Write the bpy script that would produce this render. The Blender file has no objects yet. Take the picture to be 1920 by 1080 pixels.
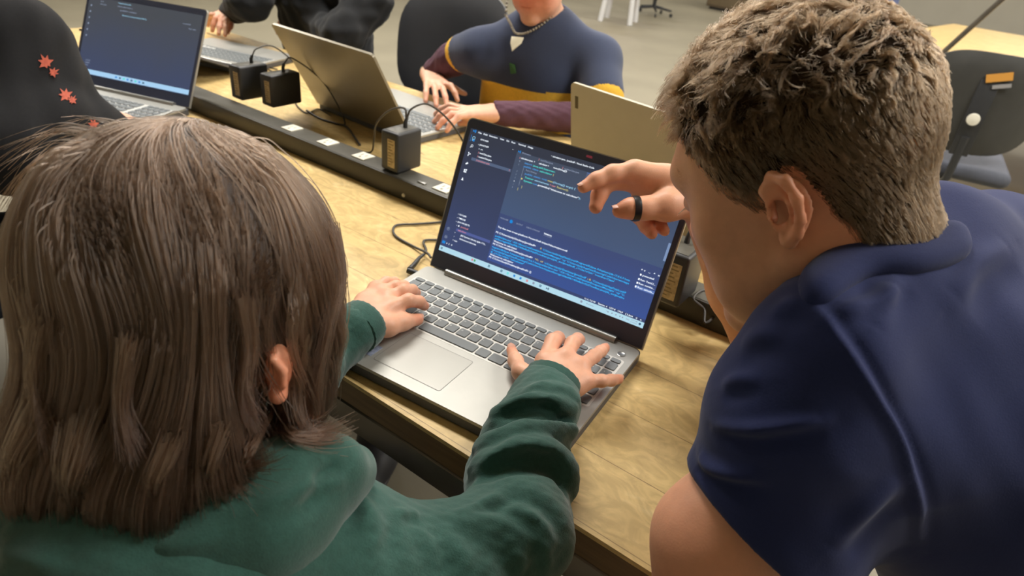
import bpy, bmesh, math, random
import numpy as np
from mathutils import Vector, Matrix
random.seed(4); rng = np.random.default_rng(7)
sc = bpy.context.scene; COL = sc.collection
# ------------------------------------------------------------------ camera frame (solved from the laptop in the photo)
CR = np.array([[0.8510042, 0.5163662, 0.0956966], [0.3348089, -0.3930751, -0.8563848], [-0.4045922, 0.7608272, -0.5073925]])
CC = np.array([0.544655, -0.481346, 1.277333]); CF = 1230.86
def ray(x, y): return CR.T @ np.array([(x - 960) / CF, (y - 540) / CF, 1.0])
def P(x, y, d): return CC + d * ray(x, y)
def T(x, y, z=.75):
    r = ray(x, y); return CC + (z - CC[2]) / r[2] * r
def pix(X):
    c = (np.asarray(X) - CC) @ CR.T; return np.stack([960 + CF * c[..., 0] / c[..., 2], 540 + CF * c[..., 1] / c[..., 2], c[..., 2]], -1)
TZ = .75; TH = math.radians(5.2)
UX = np.array([math.cos(TH), -math.sin(TH), 0]); VX = np.array([math.sin(TH), math.cos(TH), 0]); ZX = np.array([0, 0, 1.])
def TB(u, v, z=TZ): return UX * u + VX * v + ZX * z          # a point in the table's own frame
# ------------------------------------------------------------------ object helpers
def tag(o, label, cat, group=None, kind=None):
    o['label'] = label; o['category'] = cat
    if group: o['group'] = group
    if kind: o['kind'] = kind
    return o
def empty(name, loc=(0, 0, 0), rz=0.0, label=None, cat=None, group=None):
    o = bpy.data.objects.new(name, None); COL.objects.link(o); o.location = loc; o.rotation_euler = (0, 0, rz)
    o.empty_display_size = .05
    if label: tag(o, label, cat, group)
    return o
def link(name, me, mat, parent=None, smooth=True, world=False):
    o = bpy.data.objects.new(name, me); COL.objects.link(o)
    if mat is not None:
        for m in (mat if isinstance(mat, (list, tuple)) else [mat]): me.materials.append(m)
    if parent is not None:
        o.parent = parent
        if world:
            o.matrix_parent_inverse = worldm(parent).inverted()
    if smooth and me.polygons: me.polygons.foreach_set('use_smooth', [True] * len(me.polygons))
    return o
def worldm(o):
    m = o.matrix_parent_inverse @ o.matrix_basis if o.parent else o.matrix_basis.copy()
    return worldm(o.parent) @ m if o.parent else m
def mesh_np(name, V, F):
    """V (n,3), F (m,4) quads or list of polygons"""
    me = bpy.data.meshes.new(name)
    if isinstance(F, np.ndarray):
        k = F.shape[1]
        me.vertices.add(len(V)); me.vertices.foreach_set('co', np.asarray(V, np.float32).ravel())
        me.loops.add(F.size); me.loops.foreach_set('vertex_index', F.astype(np.int32).ravel())
        me.polygons.add(len(F)); me.polygons.foreach_set('loop_start', np.arange(0, F.size, k, dtype=np.int32))
        me.polygons.foreach_set('loop_total', np.full(len(F), k, np.int32))
        me.update(calc_edges=True); me.validate()
    else:
        me.from_pydata([tuple(map(float, v)) for v in V], [], F); me.update()
    return me
class MB:
    """collects shapes and builds ONE mesh"""
    def __init__(s): s.V = []; s.F = []; s.M = []; s.cur = 0
    def add(s, V, F, m=None):
        b = len(s.V); s.V += [tuple(map(float, v)) for v in V]; s.F += [tuple(b + i for i in f) for f in F]; s.M += [s.cur if m is None else m] * len(F); return s
    def box(s, c, d, rot=None, bev=0.0, seg=2):
        bm = bmesh.new(); bmesh.ops.create_cube(bm, size=1)
        for v in bm.verts: v.co = Vector((v.co.x * d[0], v.co.y * d[1], v.co.z * d[2]))
        if bev > 0: bmesh.ops.bevel(bm, geom=list(bm.edges), offset=bev, segments=seg, profile=.5, affect='EDGES')
        R = np.eye(3) if rot is None else np.asarray(rot)
        V = [R @ np.array(v.co) + np.asarray(c, float) for v in bm.verts]; bm.verts.index_update()
        F = [[v.index for v in f.verts] for f in bm.faces]; bm.free(); return s.add(V, F)
    def slab(s, poly, z0, z1):
        """flat polygon (x,y) list extruded z0..z1"""
        n = len(poly); V = [(x, y, z0) for x, y in poly] + [(x, y, z1) for x, y in poly]
        F = [tuple(range(n))[::-1], tuple(range(n, 2 * n))] + [(i, (i + 1) % n, n + (i + 1) % n, n + i) for i in range(n)]
        return s.add(V, F)
    def tube(s, pts, r, n=10, cap=True, flat=None):
        pts = [np.asarray(p, float) for p in pts]; m = len(pts)
        rs = [r] * m if np.isscalar(r) else list(r); V = []; up = None
        for i, p in enumerate(pts):
            t = pts[min(i + 1, m - 1)] - pts[max(i - 1, 0)]; t = t / (np.linalg.norm(t) + 1e-12)
            if up is None:
                a = np.array([0, 0, 1.]) if abs(t[2]) < .9 else np.array([1., 0, 0])
                up = a - a @ t * t
            else: up = up - up @ t * t
            up /= np.linalg.norm(up) + 1e-12; w = np.cross(t, up)
            for k in range(n):
                a = 2 * math.pi * k / n; V.append(p + rs[i] * (math.cos(a) * up * (flat or 1) + math.sin(a) * w))
        F = [(i * n + k, i * n + (k + 1) % n, (i + 1) * n + (k + 1) % n, (i + 1) * n + k) for i in range(m - 1) for k in range(n)]
        if cap: F += [tuple(range(n))[::-1], tuple(range((m - 1) * n, m * n))]
        return s.add(V, F)
    def lathe(s, prof, c=(0, 0, 0), n=24, axis=None):
        """prof [(r,z)]"""
        V = []; R = np.eye(3) if axis is None else basis(axis)
        for r, z in prof:
            for k in range(n):
                a = 2 * math.pi * k / n; V.append(R @ np.array([r * math.cos(a), r * math.sin(a), z]) + np.asarray(c, float))
        m = len(prof); F = [(i * n + k, i * n + (k + 1) % n, (i + 1) * n + (k + 1) % n, (i + 1) * n + k) for i in range(m - 1) for k in range(n)]
        F += [tuple(range(n))[::-1], tuple(range((m - 1) * n, m * n))]; return s.add(V, F)
    def build(s, name, mat, parent=None, smooth=None, auto=True):
        me = bpy.data.meshes.new(name); me.from_pydata(s.V, [], s.F); me.update()
        o = link(name, me, mat, parent, smooth=False)
        me.polygons.foreach_set('material_index', s.M)
        if smooth or (smooth is None and auto):
            me.polygons.foreach_set('use_smooth', [True] * len(me.polygons))
            try: me.set_sharp_from_angle(angle=math.radians(38))
            except Exception: pass
        return o
def basis(z):
    z = np.asarray(z, float); z = z / np.linalg.norm(z); a = np.array([0, 0, 1.]) if abs(z[2]) < .9 else np.array([1., 0, 0])
    x = np.cross(a, z); x /= np.linalg.norm(x); return np.stack([x, np.cross(z, x), z], 1)
def smoothpath(pts, n=8):
    """Catmull-Rom"""
    p = [np.asarray(q, float) for q in pts]; p = [2 * p[0] - p[1]] + p + [2 * p[-1] - p[-2]]; out = []
    for i in range(1, len(p) - 2):
        for k in range(n):
            t = k / n; a, b, c, d = p[i - 1:i + 3]
            out.append(.5 * (2 * b + (c - a) * t + (2 * a - 5 * b + 4 * c - d) * t * t + (3 * b - a - 3 * c + d) * t ** 3))
    out.append(p[-2]); return out
# ------------------------------------------------------------------ materials
def lin(c):
    if isinstance(c, str):
        c = [int(c[i:i + 2], 16) / 255 for i in (0, 2, 4)]
        c = [x / 12.92 if x <= .04045 else ((x + .055) / 1.055) ** 2.4 for x in c]
    return (c[0], c[1], c[2], 1)
def mat(name, col, rough=.6, metal=0.0, noise=0.0, scale=20.0, bump=0.0, bscale=None, col2=None, spec=.5, sheen=0.0, sss=0.0, coat=0.0, emit=None, est=1.0, stretch=None, vcol=None, det=4.0):
    m = bpy.data.materials.new(name); m.use_nodes = True; nt = m.node_tree; N = nt.nodes; L = nt.links
    b = N['Principled BSDF']; c = lin(col)
    b.inputs['Base Color'].default_value = c; b.inputs['Roughness'].default_value = rough; b.inputs['Metallic'].default_value = metal
    b.inputs['Specular IOR Level'].default_value = spec
    if sheen: b.inputs['Sheen Weight'].default_value = sheen; b.inputs['Sheen Roughness'].default_value = .5
    if coat: b.inputs['Coat Weight'].default_value = coat; b.inputs['Coat Roughness'].default_value = .25
    if sss:
        b.inputs['Subsurface Weight'].default_value = sss; b.inputs['Subsurface Radius'].default_value = (1, .35, .2); b.inputs['Subsurface Scale'].default_value = .006
    if emit is not None: b.inputs['Emission Color'].default_value = lin(emit); b.inputs['Emission Strength'].default_value = est
    tc = N.new('ShaderNodeTexCoord'); mp = N.new('ShaderNodeMapping'); L.new(tc.outputs['Object'], mp.inputs[0])
    if stretch: mp.inputs['Scale'].default_value = stretch
    src = None
    if noise or col2 is not None:
        n = N.new('ShaderNodeTexNoise'); n.inputs['Scale'].default_value = scale; n.inputs['Detail'].default_value = det; L.new(mp.outputs[0], n.inputs['Vector'])
        r = N.new('ShaderNodeValToRGB'); r.color_ramp.elements[0].position = .3; r.color_ramp.elements[1].position = .7
        c2 = lin(col2) if col2 is not None else tuple(min(1, x * (1 + noise)) for x in c[:3]) + (1,)
        c1 = c if col2 is not None else tuple(x * (1 - noise) for x in c[:3]) + (1,)
        r.color_ramp.elements[0].color = c1; r.color_ramp.elements[1].color = c2
        L.new(n.outputs['Fac'], r.inputs[0]); src = r.outputs[0]
    if vcol:
        a = N.new('ShaderNodeVertexColor'); a.layer_name = vcol; mx = N.new('ShaderNodeMix'); mx.data_type = 'RGBA'; mx.blend_type = 'MULTIPLY'; mx.inputs[0].default_value = 1
        if src is not None: L.new(src, mx.inputs[6])
        else: mx.inputs[6].default_value = c
        L.new(a.outputs['Color'], mx.inputs[7]); src = mx.outputs[2]
    if src is not None: L.new(src, b.inputs['Base Color'])
    if bump:
        n2 = N.new('ShaderNodeTexNoise'); n2.inputs['Scale'].default_value = bscale or scale; n2.inputs['Detail'].default_value = 5; L.new(mp.outputs[0], n2.inputs['Vector'])
        bp = N.new('ShaderNodeBump'); bp.inputs['Strength'].default_value = bump; bp.inputs['Distance'].default_value = .002
        L.new(n2.outputs['Fac'], bp.inputs['Height']); L.new(bp.outputs[0], b.inputs['Normal'])
    return m
def emat(name, col, st=1.0, rough=.3):
    return mat(name, '000000', rough=rough, emit=col, est=st, spec=.2)
# ------------------------------------------------------------------ signed distance modelling
class Sdf:
    def __init__(s): s.p = []
    def copy(s):
        q = Sdf(); q.p = list(s.p); return q
    def cone(s, a, b, ra, rb, k=.01, op='u'):
        a = np.asarray(a, np.float32); b = np.asarray(b, np.float32); ba = b - a; L2 = float(ba @ ba) + 1e-12
        def f(X):
            q = X - a; t = np.clip(q @ ba / L2, 0, 1); return np.linalg.norm(q - t[:, None] * ba, axis=1) - (ra + (rb - ra) * t)
        s.p.append((f, op, k, (a + b) / 2, math.sqrt(L2) / 2 + max(ra, rb))); return s
    def chain(s, pts, rs, k=.01, op='u'):
        if np.isscalar(rs): rs = [rs] * len(pts)
        for i in range(len(pts) - 1): s.cone(pts[i], pts[i + 1], rs[i], rs[i + 1], k, op)
        return s
    def ell(s, c, r, R=None, k=.01, op='u'):
        c = np.asarray(c, np.float32); r = np.asarray(r, np.float32); R = np.eye(3, dtype=np.float32) if R is None else np.asarray(R, np.float32)
        def f(X):
            q = (X - c) @ R; k0 = np.linalg.norm(q / r, axis=1); k1 = np.linalg.norm(q / (r * r), axis=1); return k0 * (k0 - 1) / (k1 + 1e-9)
        s.p.append((f, op, k, c, float(max(r)))); return s
    def box(s, c, h, R=None, rad=.005, k=.005, op='u'):
        c = np.asarray(c, np.float32); h = np.asarray(h, np.float32); R = np.eye(3, dtype=np.float32) if R is None else np.asarray(R, np.float32)
        def f(X):
            q = np.abs((X - c) @ R) - (h - rad); return np.linalg.norm(np.maximum(q, 0), axis=1) + np.minimum(q.max(1), 0) - rad
        s.p.append((f, op, k, c, float(np.linalg.norm(h)))); return s
    def cut(s, pt, n, k=.002):
        """keep the side n points away from"""
        pt = np.asarray(pt, np.float32); n = np.asarray(n, np.float32); n = n / np.linalg.norm(n)
        s.p.append((lambda X: -((X - pt) @ n), 's', k, pt, 1e3)); return s
    def fn(s, f, c, r, k=.005, op='u'):
        s.p.append((f, op, k, np.asarray(c, np.float32), r)); return s
    @staticmethod
    def fold(d, v, op, k):
        if op == 'u':
            h = np.maximum(k - np.abs(d - v), 0) / k; return np.minimum(d, v) - h * h * k * .25
        if op == 's': v = -v
        h = np.maximum(k - np.abs(d - v), 0) / k; return np.maximum(d, v) + h * h * k * .25
    def ev(s, X, prims=None):
        X = np.asarray(X, np.float32); d = np.full(len(X), 9., np.float32)
        for f, op, k, c, r in (s.p if prims is None else prims): d = s.fold(d, f(X), op, k)
        return d
    def grad(s, X, e=.0015):
        g = np.stack([s.ev(X + np.eye(3)[i] * e) - s.ev(X - np.eye(3)[i] * e) for i in range(3)], 1); return g / (np.linalg.norm(g, axis=1, keepdims=True) + 1e-9)
    def hit(s, px, py, d0=.25, d1=3.0):
        t = d0; r = ray(px, py)
        for _ in range(160):
            X = CC + t * r; d = float(s.ev(X[None])[0])
            if d < .0006: return X
            t += max(d * .7, .0005)
            if t > d1: return None
        return CC + t * r
    def mesh(s, h, smooth=2, lo=None, hi=None):
        un = [p for p in s.p if p[1] == 'u']
        if lo is None: lo = np.min([p[3] - p[4] for p in un], 0) - 3 * h
        if hi is None: hi = np.max([p[3] + p[4] for p in un], 0) + 3 * h
        lo = np.asarray(lo, float); hi = np.asarray(hi, float)
        B = 8; nb = np.ceil((hi - lo) / (h * B)).astype(int); n = nb * B + 1
        g = np.full(tuple(n), 9., np.float32)
        bc = np.stack(np.meshgrid(*[np.arange(k) for k in nb], indexing='ij'), -1).reshape(-1, 3)
        cen = lo + (bc + .5) * B * h; dc = np.concatenate([s.ev(cen[i:i + 200000]) for i in range(0, len(cen), 200000)])
        act = np.abs(dc) < B * h * .87 * 1.7 + .02
        # fill inactive with sign
        sg = np.where(dc < 0, -9., 9.).astype(np.float32).reshape(tuple(nb))
        g[:-1, :-1, :-1] = np.repeat(np.repeat(np.repeat(sg, B, 0), B, 1), B, 2)
        g[-1], g[:, -1], g[:, :, -1] = 9., 9., 9.
        off = np.stack(np.meshgrid(*[np.arange(B + 1)] * 3, indexing='ij'), -1).reshape(-1, 3)
        ab = bc[act]; sb = ab // 4; key = (sb[:, 0] * 10007 + sb[:, 1]) * 10007 + sb[:, 2]
        order = np.argsort(key, kind='stable'); ab = ab[order]; key = key[order]
        cuts = np.r_[0, np.nonzero(np.diff(key))[0] + 1, len(ab)]
        for i in range(len(cuts) - 1):
            bl = ab[cuts[i]:cuts[i + 1]]
            if not len(bl): continue
            idx = (bl[:, None, :] * B + off[None]).reshape(-1, 3); X = (lo + idx * h).astype(np.float32)
            c = (X.min(0) + X.max(0)) / 2; R = np.linalg.norm(X.max(0) - X.min(0)) / 2
            pr = [p for p in s.p if np.linalg.norm(p[3] - c) < p[4] + R + p[2] + .03]
            g[idx[:, 0], idx[:, 1], idx[:, 2]] = s.ev(X, pr) if pr else 9.
        return surfnet(g, lo, h, smooth)
def surfnet(g, lo, h, smooth):
    ins = g < 0; sh = [(i, j, k) for i in (0, 1) for j in (0, 1) for k in (0, 1)]; n = np.array(g.shape)
    sl = lambda a, o: a[o[0]:n[0] - 1 + o[0], o[1]:n[1] - 1 + o[1], o[2]:n[2] - 1 + o[2]]
    anyi = np.zeros(tuple(n - 1), bool); alli = np.ones(tuple(n - 1), bool)
    for o in sh: v = sl(ins, o); anyi |= v; alli &= v
    cell = np.argwhere(anyi & ~alli); idm = np.full(tuple(n - 1), -1, np.int32); idm[cell[:, 0], cell[:, 1], cell[:, 2]] = np.arange(len(cell))
    val = {o: g[cell[:, 0] + o[0], cell[:, 1] + o[1], cell[:, 2] + o[2]] for o in sh}
    acc = np.zeros((len(cell), 3)); cnt = np.zeros(len(cell))
    for a in sh:
        for ax in range(3):
            if a[ax]: continue
            b = list(a); b[ax] = 1; b = tuple(b); va, vb = val[a], val[b]; m = (va < 0) != (vb < 0)
            t = np.where(m, va / np.where(m, va - vb, 1), 0); p = np.array(a, float)[None] + t[:, None] * (np.array(b) - np.array(a))[None]
            acc[m] += p[m]; cnt[m] += 1
    V = lo + (cell + acc / np.maximum(cnt, 1)[:, None]) * h; Q = []
    for ax in range(3):
        o = [0, 0, 0]; o[ax] = 1; u, w = [i for i in range(3) if i != ax]
        A = ins[:-1 if ax == 0 else None, :-1 if ax == 1 else None, :-1 if ax == 2 else None]; Bv = ins[o[0]:, o[1]:, o[2]:]
        e = np.argwhere(A != Bv); e = e[(e[:, u] > 0) & (e[:, w] > 0) & (e[:, u] < n[u] - 1) & (e[:, w] < n[w] - 1)]
        s_ = A[e[:, 0], e[:, 1], e[:, 2]]; q = []
        for du, dw in ((-1, -1), (0, -1), (0, 0), (-1, 0)):
            c = e.copy(); c[:, u] += du; c[:, w] += dw; q.append(idm[c[:, 0], c[:, 1], c[:, 2]])
        q = np.stack(q, 1); flip = s_ if ax != 1 else ~s_; q[~flip] = q[~flip][:, ::-1]; Q.append(q)
    F = np.concatenate(Q); F = F[(F >= 0).all(1)]
    return relax(V, F, smooth), F
def folds(V, F, lines):
    """cloth folds: 3D polylines press a ridge with a groove beside it into the vertices; (pts, height, width, groove side)"""
    N = vnormals(V, F); V = V.copy()
    for pts, h, w, sd in lines:
        pts = np.array(smoothpath(pts, 5)); lo, hi = pts.min(0) - 4 * w, pts.max(0) + 4 * w; ix = np.nonzero(((V > lo) & (V < hi)).all(1))[0]
        if not len(ix): continue
        X = V[ix]; best = np.full(len(ix), 9.); tt = np.zeros(len(ix)); sg = np.zeros(len(ix)); m = len(pts) - 1
        for i in range(m):
            a, b = pts[i], pts[i + 1]; ba = b - a; t = np.clip((X - a) @ ba / (ba @ ba + 1e-12), 0, 1); q = X - a - t[:, None] * ba; d = np.linalg.norm(q, axis=1); u = d < best
            best[u] = d[u]; tt[u] = (i + t[u]) / m; sg[u] = ((np.cross(ba, N[ix][u]) * q[u]).sum(1) > 0) * 2. - 1
        env = np.sin(np.pi * np.clip(tt, .02, .98)) ** .7; x = best * sg * sd / w
        V[ix] += N[ix] * (h * env * (np.exp(-x * x) - .5 * np.exp(-((x - 1.7) / 1.2) ** 2)))[:, None]
    return V
def relax(V, F, it, lam=.5):
    if not it: return V
    E = np.concatenate([F[:, [0, 1]], F[:, [1, 2]], F[:, [2, 3]], F[:, [3, 0]]]); n = len(V); deg = np.bincount(E[:, 0], minlength=n) + np.bincount(E[:, 1], minlength=n)
    for i in range(it):
        for l in (lam, -lam * .9):   # Taubin: keeps thickness
            S = np.stack([np.bincount(E[:, 0], V[E[:, 1], k], n) + np.bincount(E[:, 1], V[E[:, 0], k], n) for k in range(3)], 1)
            V = V + l * (S / np.maximum(deg, 1)[:, None] - V)
    return V
def vnormals(V, F):
    fn = np.cross(V[F[:, 2]] - V[F[:, 0]], V[F[:, 3]] - V[F[:, 1]]); N = np.zeros_like(V)
    for j in range(4):
        for k in range(3): N[:, k] += np.bincount(F[:, j], fn[:, k], len(V))
    return N / (np.linalg.norm(N, axis=1, keepdims=True) + 1e-12)
_nk = rng.normal(size=(24, 3)); _np = rng.uniform(0, 6.28, 24)
def wob(X, s, seed=0, n=7):
    """smooth pseudo noise about -1..1"""
    o = np.zeros(len(X))
    for i in range(n): j = (i + seed * 5) % 24; o += np.sin(X @ _nk[j] * s * (1 + .25 * i) + _np[j] + seed * 1.7)
    return o / math.sqrt(n * .5) * .6
def wobv(X, s, seed=0): return np.stack([wob(X, s, seed), wob(X, s, seed + 1), wob(X, s, seed + 2)], 1)
def vpaint(me, col):
    a = me.color_attributes.new('tint', 'FLOAT_COLOR', 'POINT'); c = np.ones((len(me.vertices), 4), np.float32); c[:, :3] = col; a.data.foreach_set('color', c.ravel())
# ------------------------------------------------------------------ hair strands
def strands(name, paths, rad, m, parent, taper=.35, tone=None):
    """paths (N,k,3)"""
    N, k, _ = paths.shape; hc = bpy.data.hair_curves.new(name); hc.add_curves([k] * N)
    hc.position_data.foreach_set('vector', paths.astype(np.float32).ravel())
    a = hc.attributes.get('radius') or hc.attributes.new('radius', 'FLOAT', 'POINT')
    t = np.linspace(1, taper, k, dtype=np.float32); a.data.foreach_set('value', (np.tile(t, (N, 1)) * np.asarray(rad, np.float32).reshape(-1, 1)).ravel())
    a = hc.attributes.new('tone', 'FLOAT', 'CURVE'); a.data.foreach_set('value', np.asarray(tone if tone is not None else np.full(N, .5), np.float32))
    hc.materials.append(m); o = bpy.data.objects.new(name, hc); COL.objects.link(o); o.parent = parent
    o.matrix_parent_inverse = worldm(parent).inverted(); return o
def hairmat(name, col, rough=.35, rand=.25, tipcol=None, coat=0.):
    m = bpy.data.materials.new(name); m.use_nodes = True; nt = m.node_tree; N = nt.nodes; N.clear()
    out = N.new('ShaderNodeOutputMaterial'); h = N.new('ShaderNodeBsdfHairPrincipled'); h.parametrization = 'COLOR'
    inf = N.new('ShaderNodeHairInfo'); hs = N.new('ShaderNodeHueSaturation')
    mx = N.new('ShaderNodeMix'); mx.data_type = 'RGBA'; mx.inputs[6].default_value = lin(col); mx.inputs[7].default_value = lin(tipcol or col)
    pw = N.new('ShaderNodeMath'); pw.operation = 'POWER'; pw.inputs[1].default_value = 1.6; nt.links.new(inf.outputs['Intercept'], pw.inputs[0]); nt.links.new(pw.outputs[0], mx.inputs[0])
    mr = N.new('ShaderNodeMapRange'); mr.inputs['To Min'].default_value = 1 - rand; mr.inputs['To Max'].default_value = 1 + rand * 1.6
    at = N.new('ShaderNodeAttribute'); at.attribute_name = 'tone'; am = N.new('ShaderNodeMath'); am.operation = 'MULTIPLY_ADD'; am.inputs[1].default_value = .35; tm = N.new('ShaderNodeMath'); tm.operation = 'MULTIPLY'; tm.inputs[1].default_value = .65; nt.links.new(at.outputs['Fac'], tm.inputs[0]); nt.links.new(inf.outputs['Random'], am.inputs[0]); nt.links.new(tm.outputs[0], am.inputs[2]); nt.links.new(am.outputs[0], mr.inputs[0]); nt.links.new(mr.outputs[0], hs.inputs['Value']); nt.links.new(mx.outputs[2], hs.inputs['Color'])
    nt.links.new(hs.outputs[0], h.inputs['Color']); h.inputs['Roughness'].default_value = rough; h.inputs['Radial Roughness'].default_value = .5
    h.inputs['Random Roughness'].default_value = .2
    nt.links.new(h.outputs[0], out.inputs[0]); return m
# ------------------------------------------------------------------ materials for the place
M = {}
M['floor'] = mat('floor concrete', '8a8370', .55, noise=.10, scale=1.6, bump=.1, bscale=30, det=8)
M['wall'] = mat('wall paint', 'b9b4a6', .8, noise=.03, scale=3)
M['ceil'] = mat('ceiling paint', 'cfccc2', .9, noise=.02, scale=3)
def wood_mat():
    m = bpy.data.materials.new('worn maple top'); m.use_nodes = True; nt = m.node_tree; N = nt.nodes; L = nt.links; b = N['Principled BSDF']
    tc = N.new('ShaderNodeTexCoord'); mp = N.new('ShaderNodeMapping'); mp.inputs['Scale'].default_value = (3.0, 9, 10); L.new(tc.outputs['Object'], mp.inputs[0])
    n1 = N.new('ShaderNodeTexNoise'); n1.inputs['Scale'].default_value = 2.6; n1.inputs['Detail'].default_value = 7; n1.inputs['Distortion'].default_value = 1.6; L.new(mp.outputs[0], n1.inputs['Vector'])
    r1 = N.new('ShaderNodeValToRGB'); e = r1.color_ramp.elements; e[0].position = .28; e[0].color = lin('bda26b'); e[1].position = .62; e[1].color = lin('ccb078')
    x = e.new(.75); x.color = lin('d8c08b'); L.new(n1.outputs['Fac'], r1.inputs[0])
    # swirly lighter figure
    mp2 = N.new('ShaderNodeMapping'); mp2.inputs['Scale'].default_value = (18, 30, 10); L.new(tc.outputs['Object'], mp2.inputs[0])
    n2 = N.new('ShaderNodeTexNoise'); n2.inputs['Scale'].default_value = 1.0; n2.inputs['Detail'].default_value = 5; n2.inputs['Distortion'].default_value = 3.2; L.new(mp2.outputs[0], n2.inputs['Vector'])
    r2 = N.new('ShaderNodeValToRGB'); e = r2.color_ramp.elements; e[0].position = .40; e[0].color = (.88, .87, .85, 1); e[1].position = .62; e[1].color = (1.16, 1.16, 1.15, 1); L.new(n2.outputs['Fac'], r2.inputs[0])
    mx = N.new('ShaderNodeMix'); mx.data_type = 'RGBA'; mx.blend_type = 'MULTIPLY'; mx.inputs[0].default_value = .8; L.new(r1.outputs[0], mx.inputs[6]); L.new(r2.outputs[0], mx.inputs[7])
    # seams between the glued strips + dark scratches
    sp = N.new('ShaderNodeSeparateXYZ'); L.new(tc.outputs['Object'], sp.inputs[0])
    md = N.new('ShaderNodeMath'); md.operation = 'PINGPONG'; md.inputs[1].default_value = .046; L.new(sp.outputs['Y'], md.inputs[0])
    lt = N.new('ShaderNodeMath'); lt.operation = 'LESS_THAN'; lt.inputs[1].default_value = .0006; L.new(md.outputs[0], lt.inputs[0])
    n4 = N.new('ShaderNodeTexNoise'); n4.inputs['Scale'].default_value = 7; L.new(tc.outputs['Object'], n4.inputs['Vector'])
    g4 = N.new('ShaderNodeMath'); g4.operation = 'MULTIPLY'; L.new(lt.outputs[0], g4.inputs[0]); L.new(n4.outputs['Fac'], g4.inputs[1])
    mp3 = N.new('ShaderNodeMapping'); mp3.inputs['Scale'].default_value = (9, 60, 10); mp3.inputs['Rotation'].default_value = (0, 0, .25); L.new(tc.outputs['Object'], mp3.inputs[0])
    n3 = N.new('ShaderNodeTexNoise'); n3.inputs['Scale'].default_value = 1.3; n3.inputs['Detail'].default_value = 3; L.new(mp3.outputs[0], n3.inputs['Vector'])
    g3 = N.new('ShaderNodeMapRange'); g3.inputs['From Min'].default_value = .70; g3.inputs['From Max'].default_value = .78; L.new(n3.outputs['Fac'], g3.inputs[0])
    ad = N.new('ShaderNodeMath'); ad.operation = 'MAXIMUM'; L.new(g4.outputs[0], ad.inputs[0]); L.new(g3.outputs[0], ad.inputs[1])
    m2 = N.new('ShaderNodeMix'); m2.data_type = 'RGBA'; L.new(ad.outputs[0], m2.inputs[0]); L.new(mx.outputs[2], m2.inputs[6]); m2.inputs[7].default_value = lin('5c472a')
    L.new(m2.outputs[2], b.inputs['Base Color']); b.inputs['Roughness'].default_value = .42; b.inputs['Specular IOR Level'].default_value = .35
    bp = N.new('ShaderNodeBump'); bp.inputs['Strength'].default_value = .15; bp.inputs['Distance'].default_value = .001; L.new(n2.outputs['Fac'], bp.inputs['Height']); L.new(bp.outputs[0], b.inputs['Normal'])
    return m
M['wood'] = wood_mat()
M['edge'] = mat('stained table edge', '6b5334', .5, noise=.22, scale=5, stretch=(2, 30, 30), det=6)
M['worn'] = mat('worn table arris', 'c2ab7c', .7, noise=.25, scale=60)
M['steel'] = mat('dark steel rail', '6a645c', .34, metal=.5, noise=.15, scale=12)
M['silver'] = mat('silver aluminium', 'a9a8a2', .42, metal=.35, noise=.02, scale=60)
M['silver2'] = mat('hinge silver', 'a9a9a5', .3, metal=.7)
M['dgrey'] = mat('dark grey plastic', '55565a', .5)
M['key'] = mat('grey key caps', '6e7375', .55)
M['legend'] = mat('key legends', 'c9cccb', .6)
M['well'] = mat('keyboard well', 'cbcac4', .5, metal=.2)
M['bezel'] = mat('black screen bezel', '3d4358', .35)  # black lifted to blue grey: screen glow and haze put into the colour
M['pad'] = mat('touchpad', 'a6a59f', .36, metal=.3)
M['padline'] = mat('touchpad outline', '7c7b77', .5)
M['black'] = mat('black plastic', '2c2d2f', .45, noise=.06, scale=30)
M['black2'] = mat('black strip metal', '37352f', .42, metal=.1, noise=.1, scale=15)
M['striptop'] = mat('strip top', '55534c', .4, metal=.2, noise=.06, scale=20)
M['white'] = mat('white plastic', 'dcd8c8', .5)
M['slot'] = mat('socket slots', '8a877c', .7)
M['label'] = mat('printed label', 'b9a57e', .6, noise=.25, scale=160)
M['print'] = mat('label print', '857550', .7)
M['cable'] = mat('black cable', '3d3a36', .5)
M['tan'] = mat('champagne lid metal', '8f8878', .36, metal=.45, noise=.02, scale=40)
M['tan2'] = mat('champagne lid metal light', 'bdb7a4', .5, metal=.05, noise=.02, scale=40)
M['badge'] = mat('dark badge', '5b543f', .4, metal=.5)
# ------------------------------------------------------------------ room
def struct(name, mb, m):
    o = mb.build(name, m, auto=False); o['kind'] = 'structure'; return o
X0, X1, Y0, Y1, ZC = -9.0, 8.0, -4.0, 15.0, 3.3
struct('floor', MB().box(((X0 + X1) / 2, (Y0 + Y1) / 2, -.05), (X1 - X0, Y1 - Y0, .1)), M['floor'])
struct('ceiling', MB().box(((X0 + X1) / 2, (Y0 + Y1) / 2, ZC + .05), (X1 - X0, Y1 - Y0, .1)), M['ceil'])
struct('wall_back', MB().box(((X0 + X1) / 2, Y1 + .05, ZC / 2), (X1 - X0, .1, ZC)), M['wall'])
struct('wall_front', MB().box(((X0 + X1) / 2, Y0 - .05, ZC / 2), (X1 - X0, .1, ZC)), M['wall'])
struct('wall_left', MB().box((X0 - .05, (Y0 + Y1) / 2, ZC / 2), (.1, Y1 - Y0, ZC)), M['wall'])
struct('wall_right', MB().box((X1 + .05, (Y0 + Y1) / 2, ZC / 2), (.1, Y1 - Y0, ZC)), M['wall'])
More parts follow.
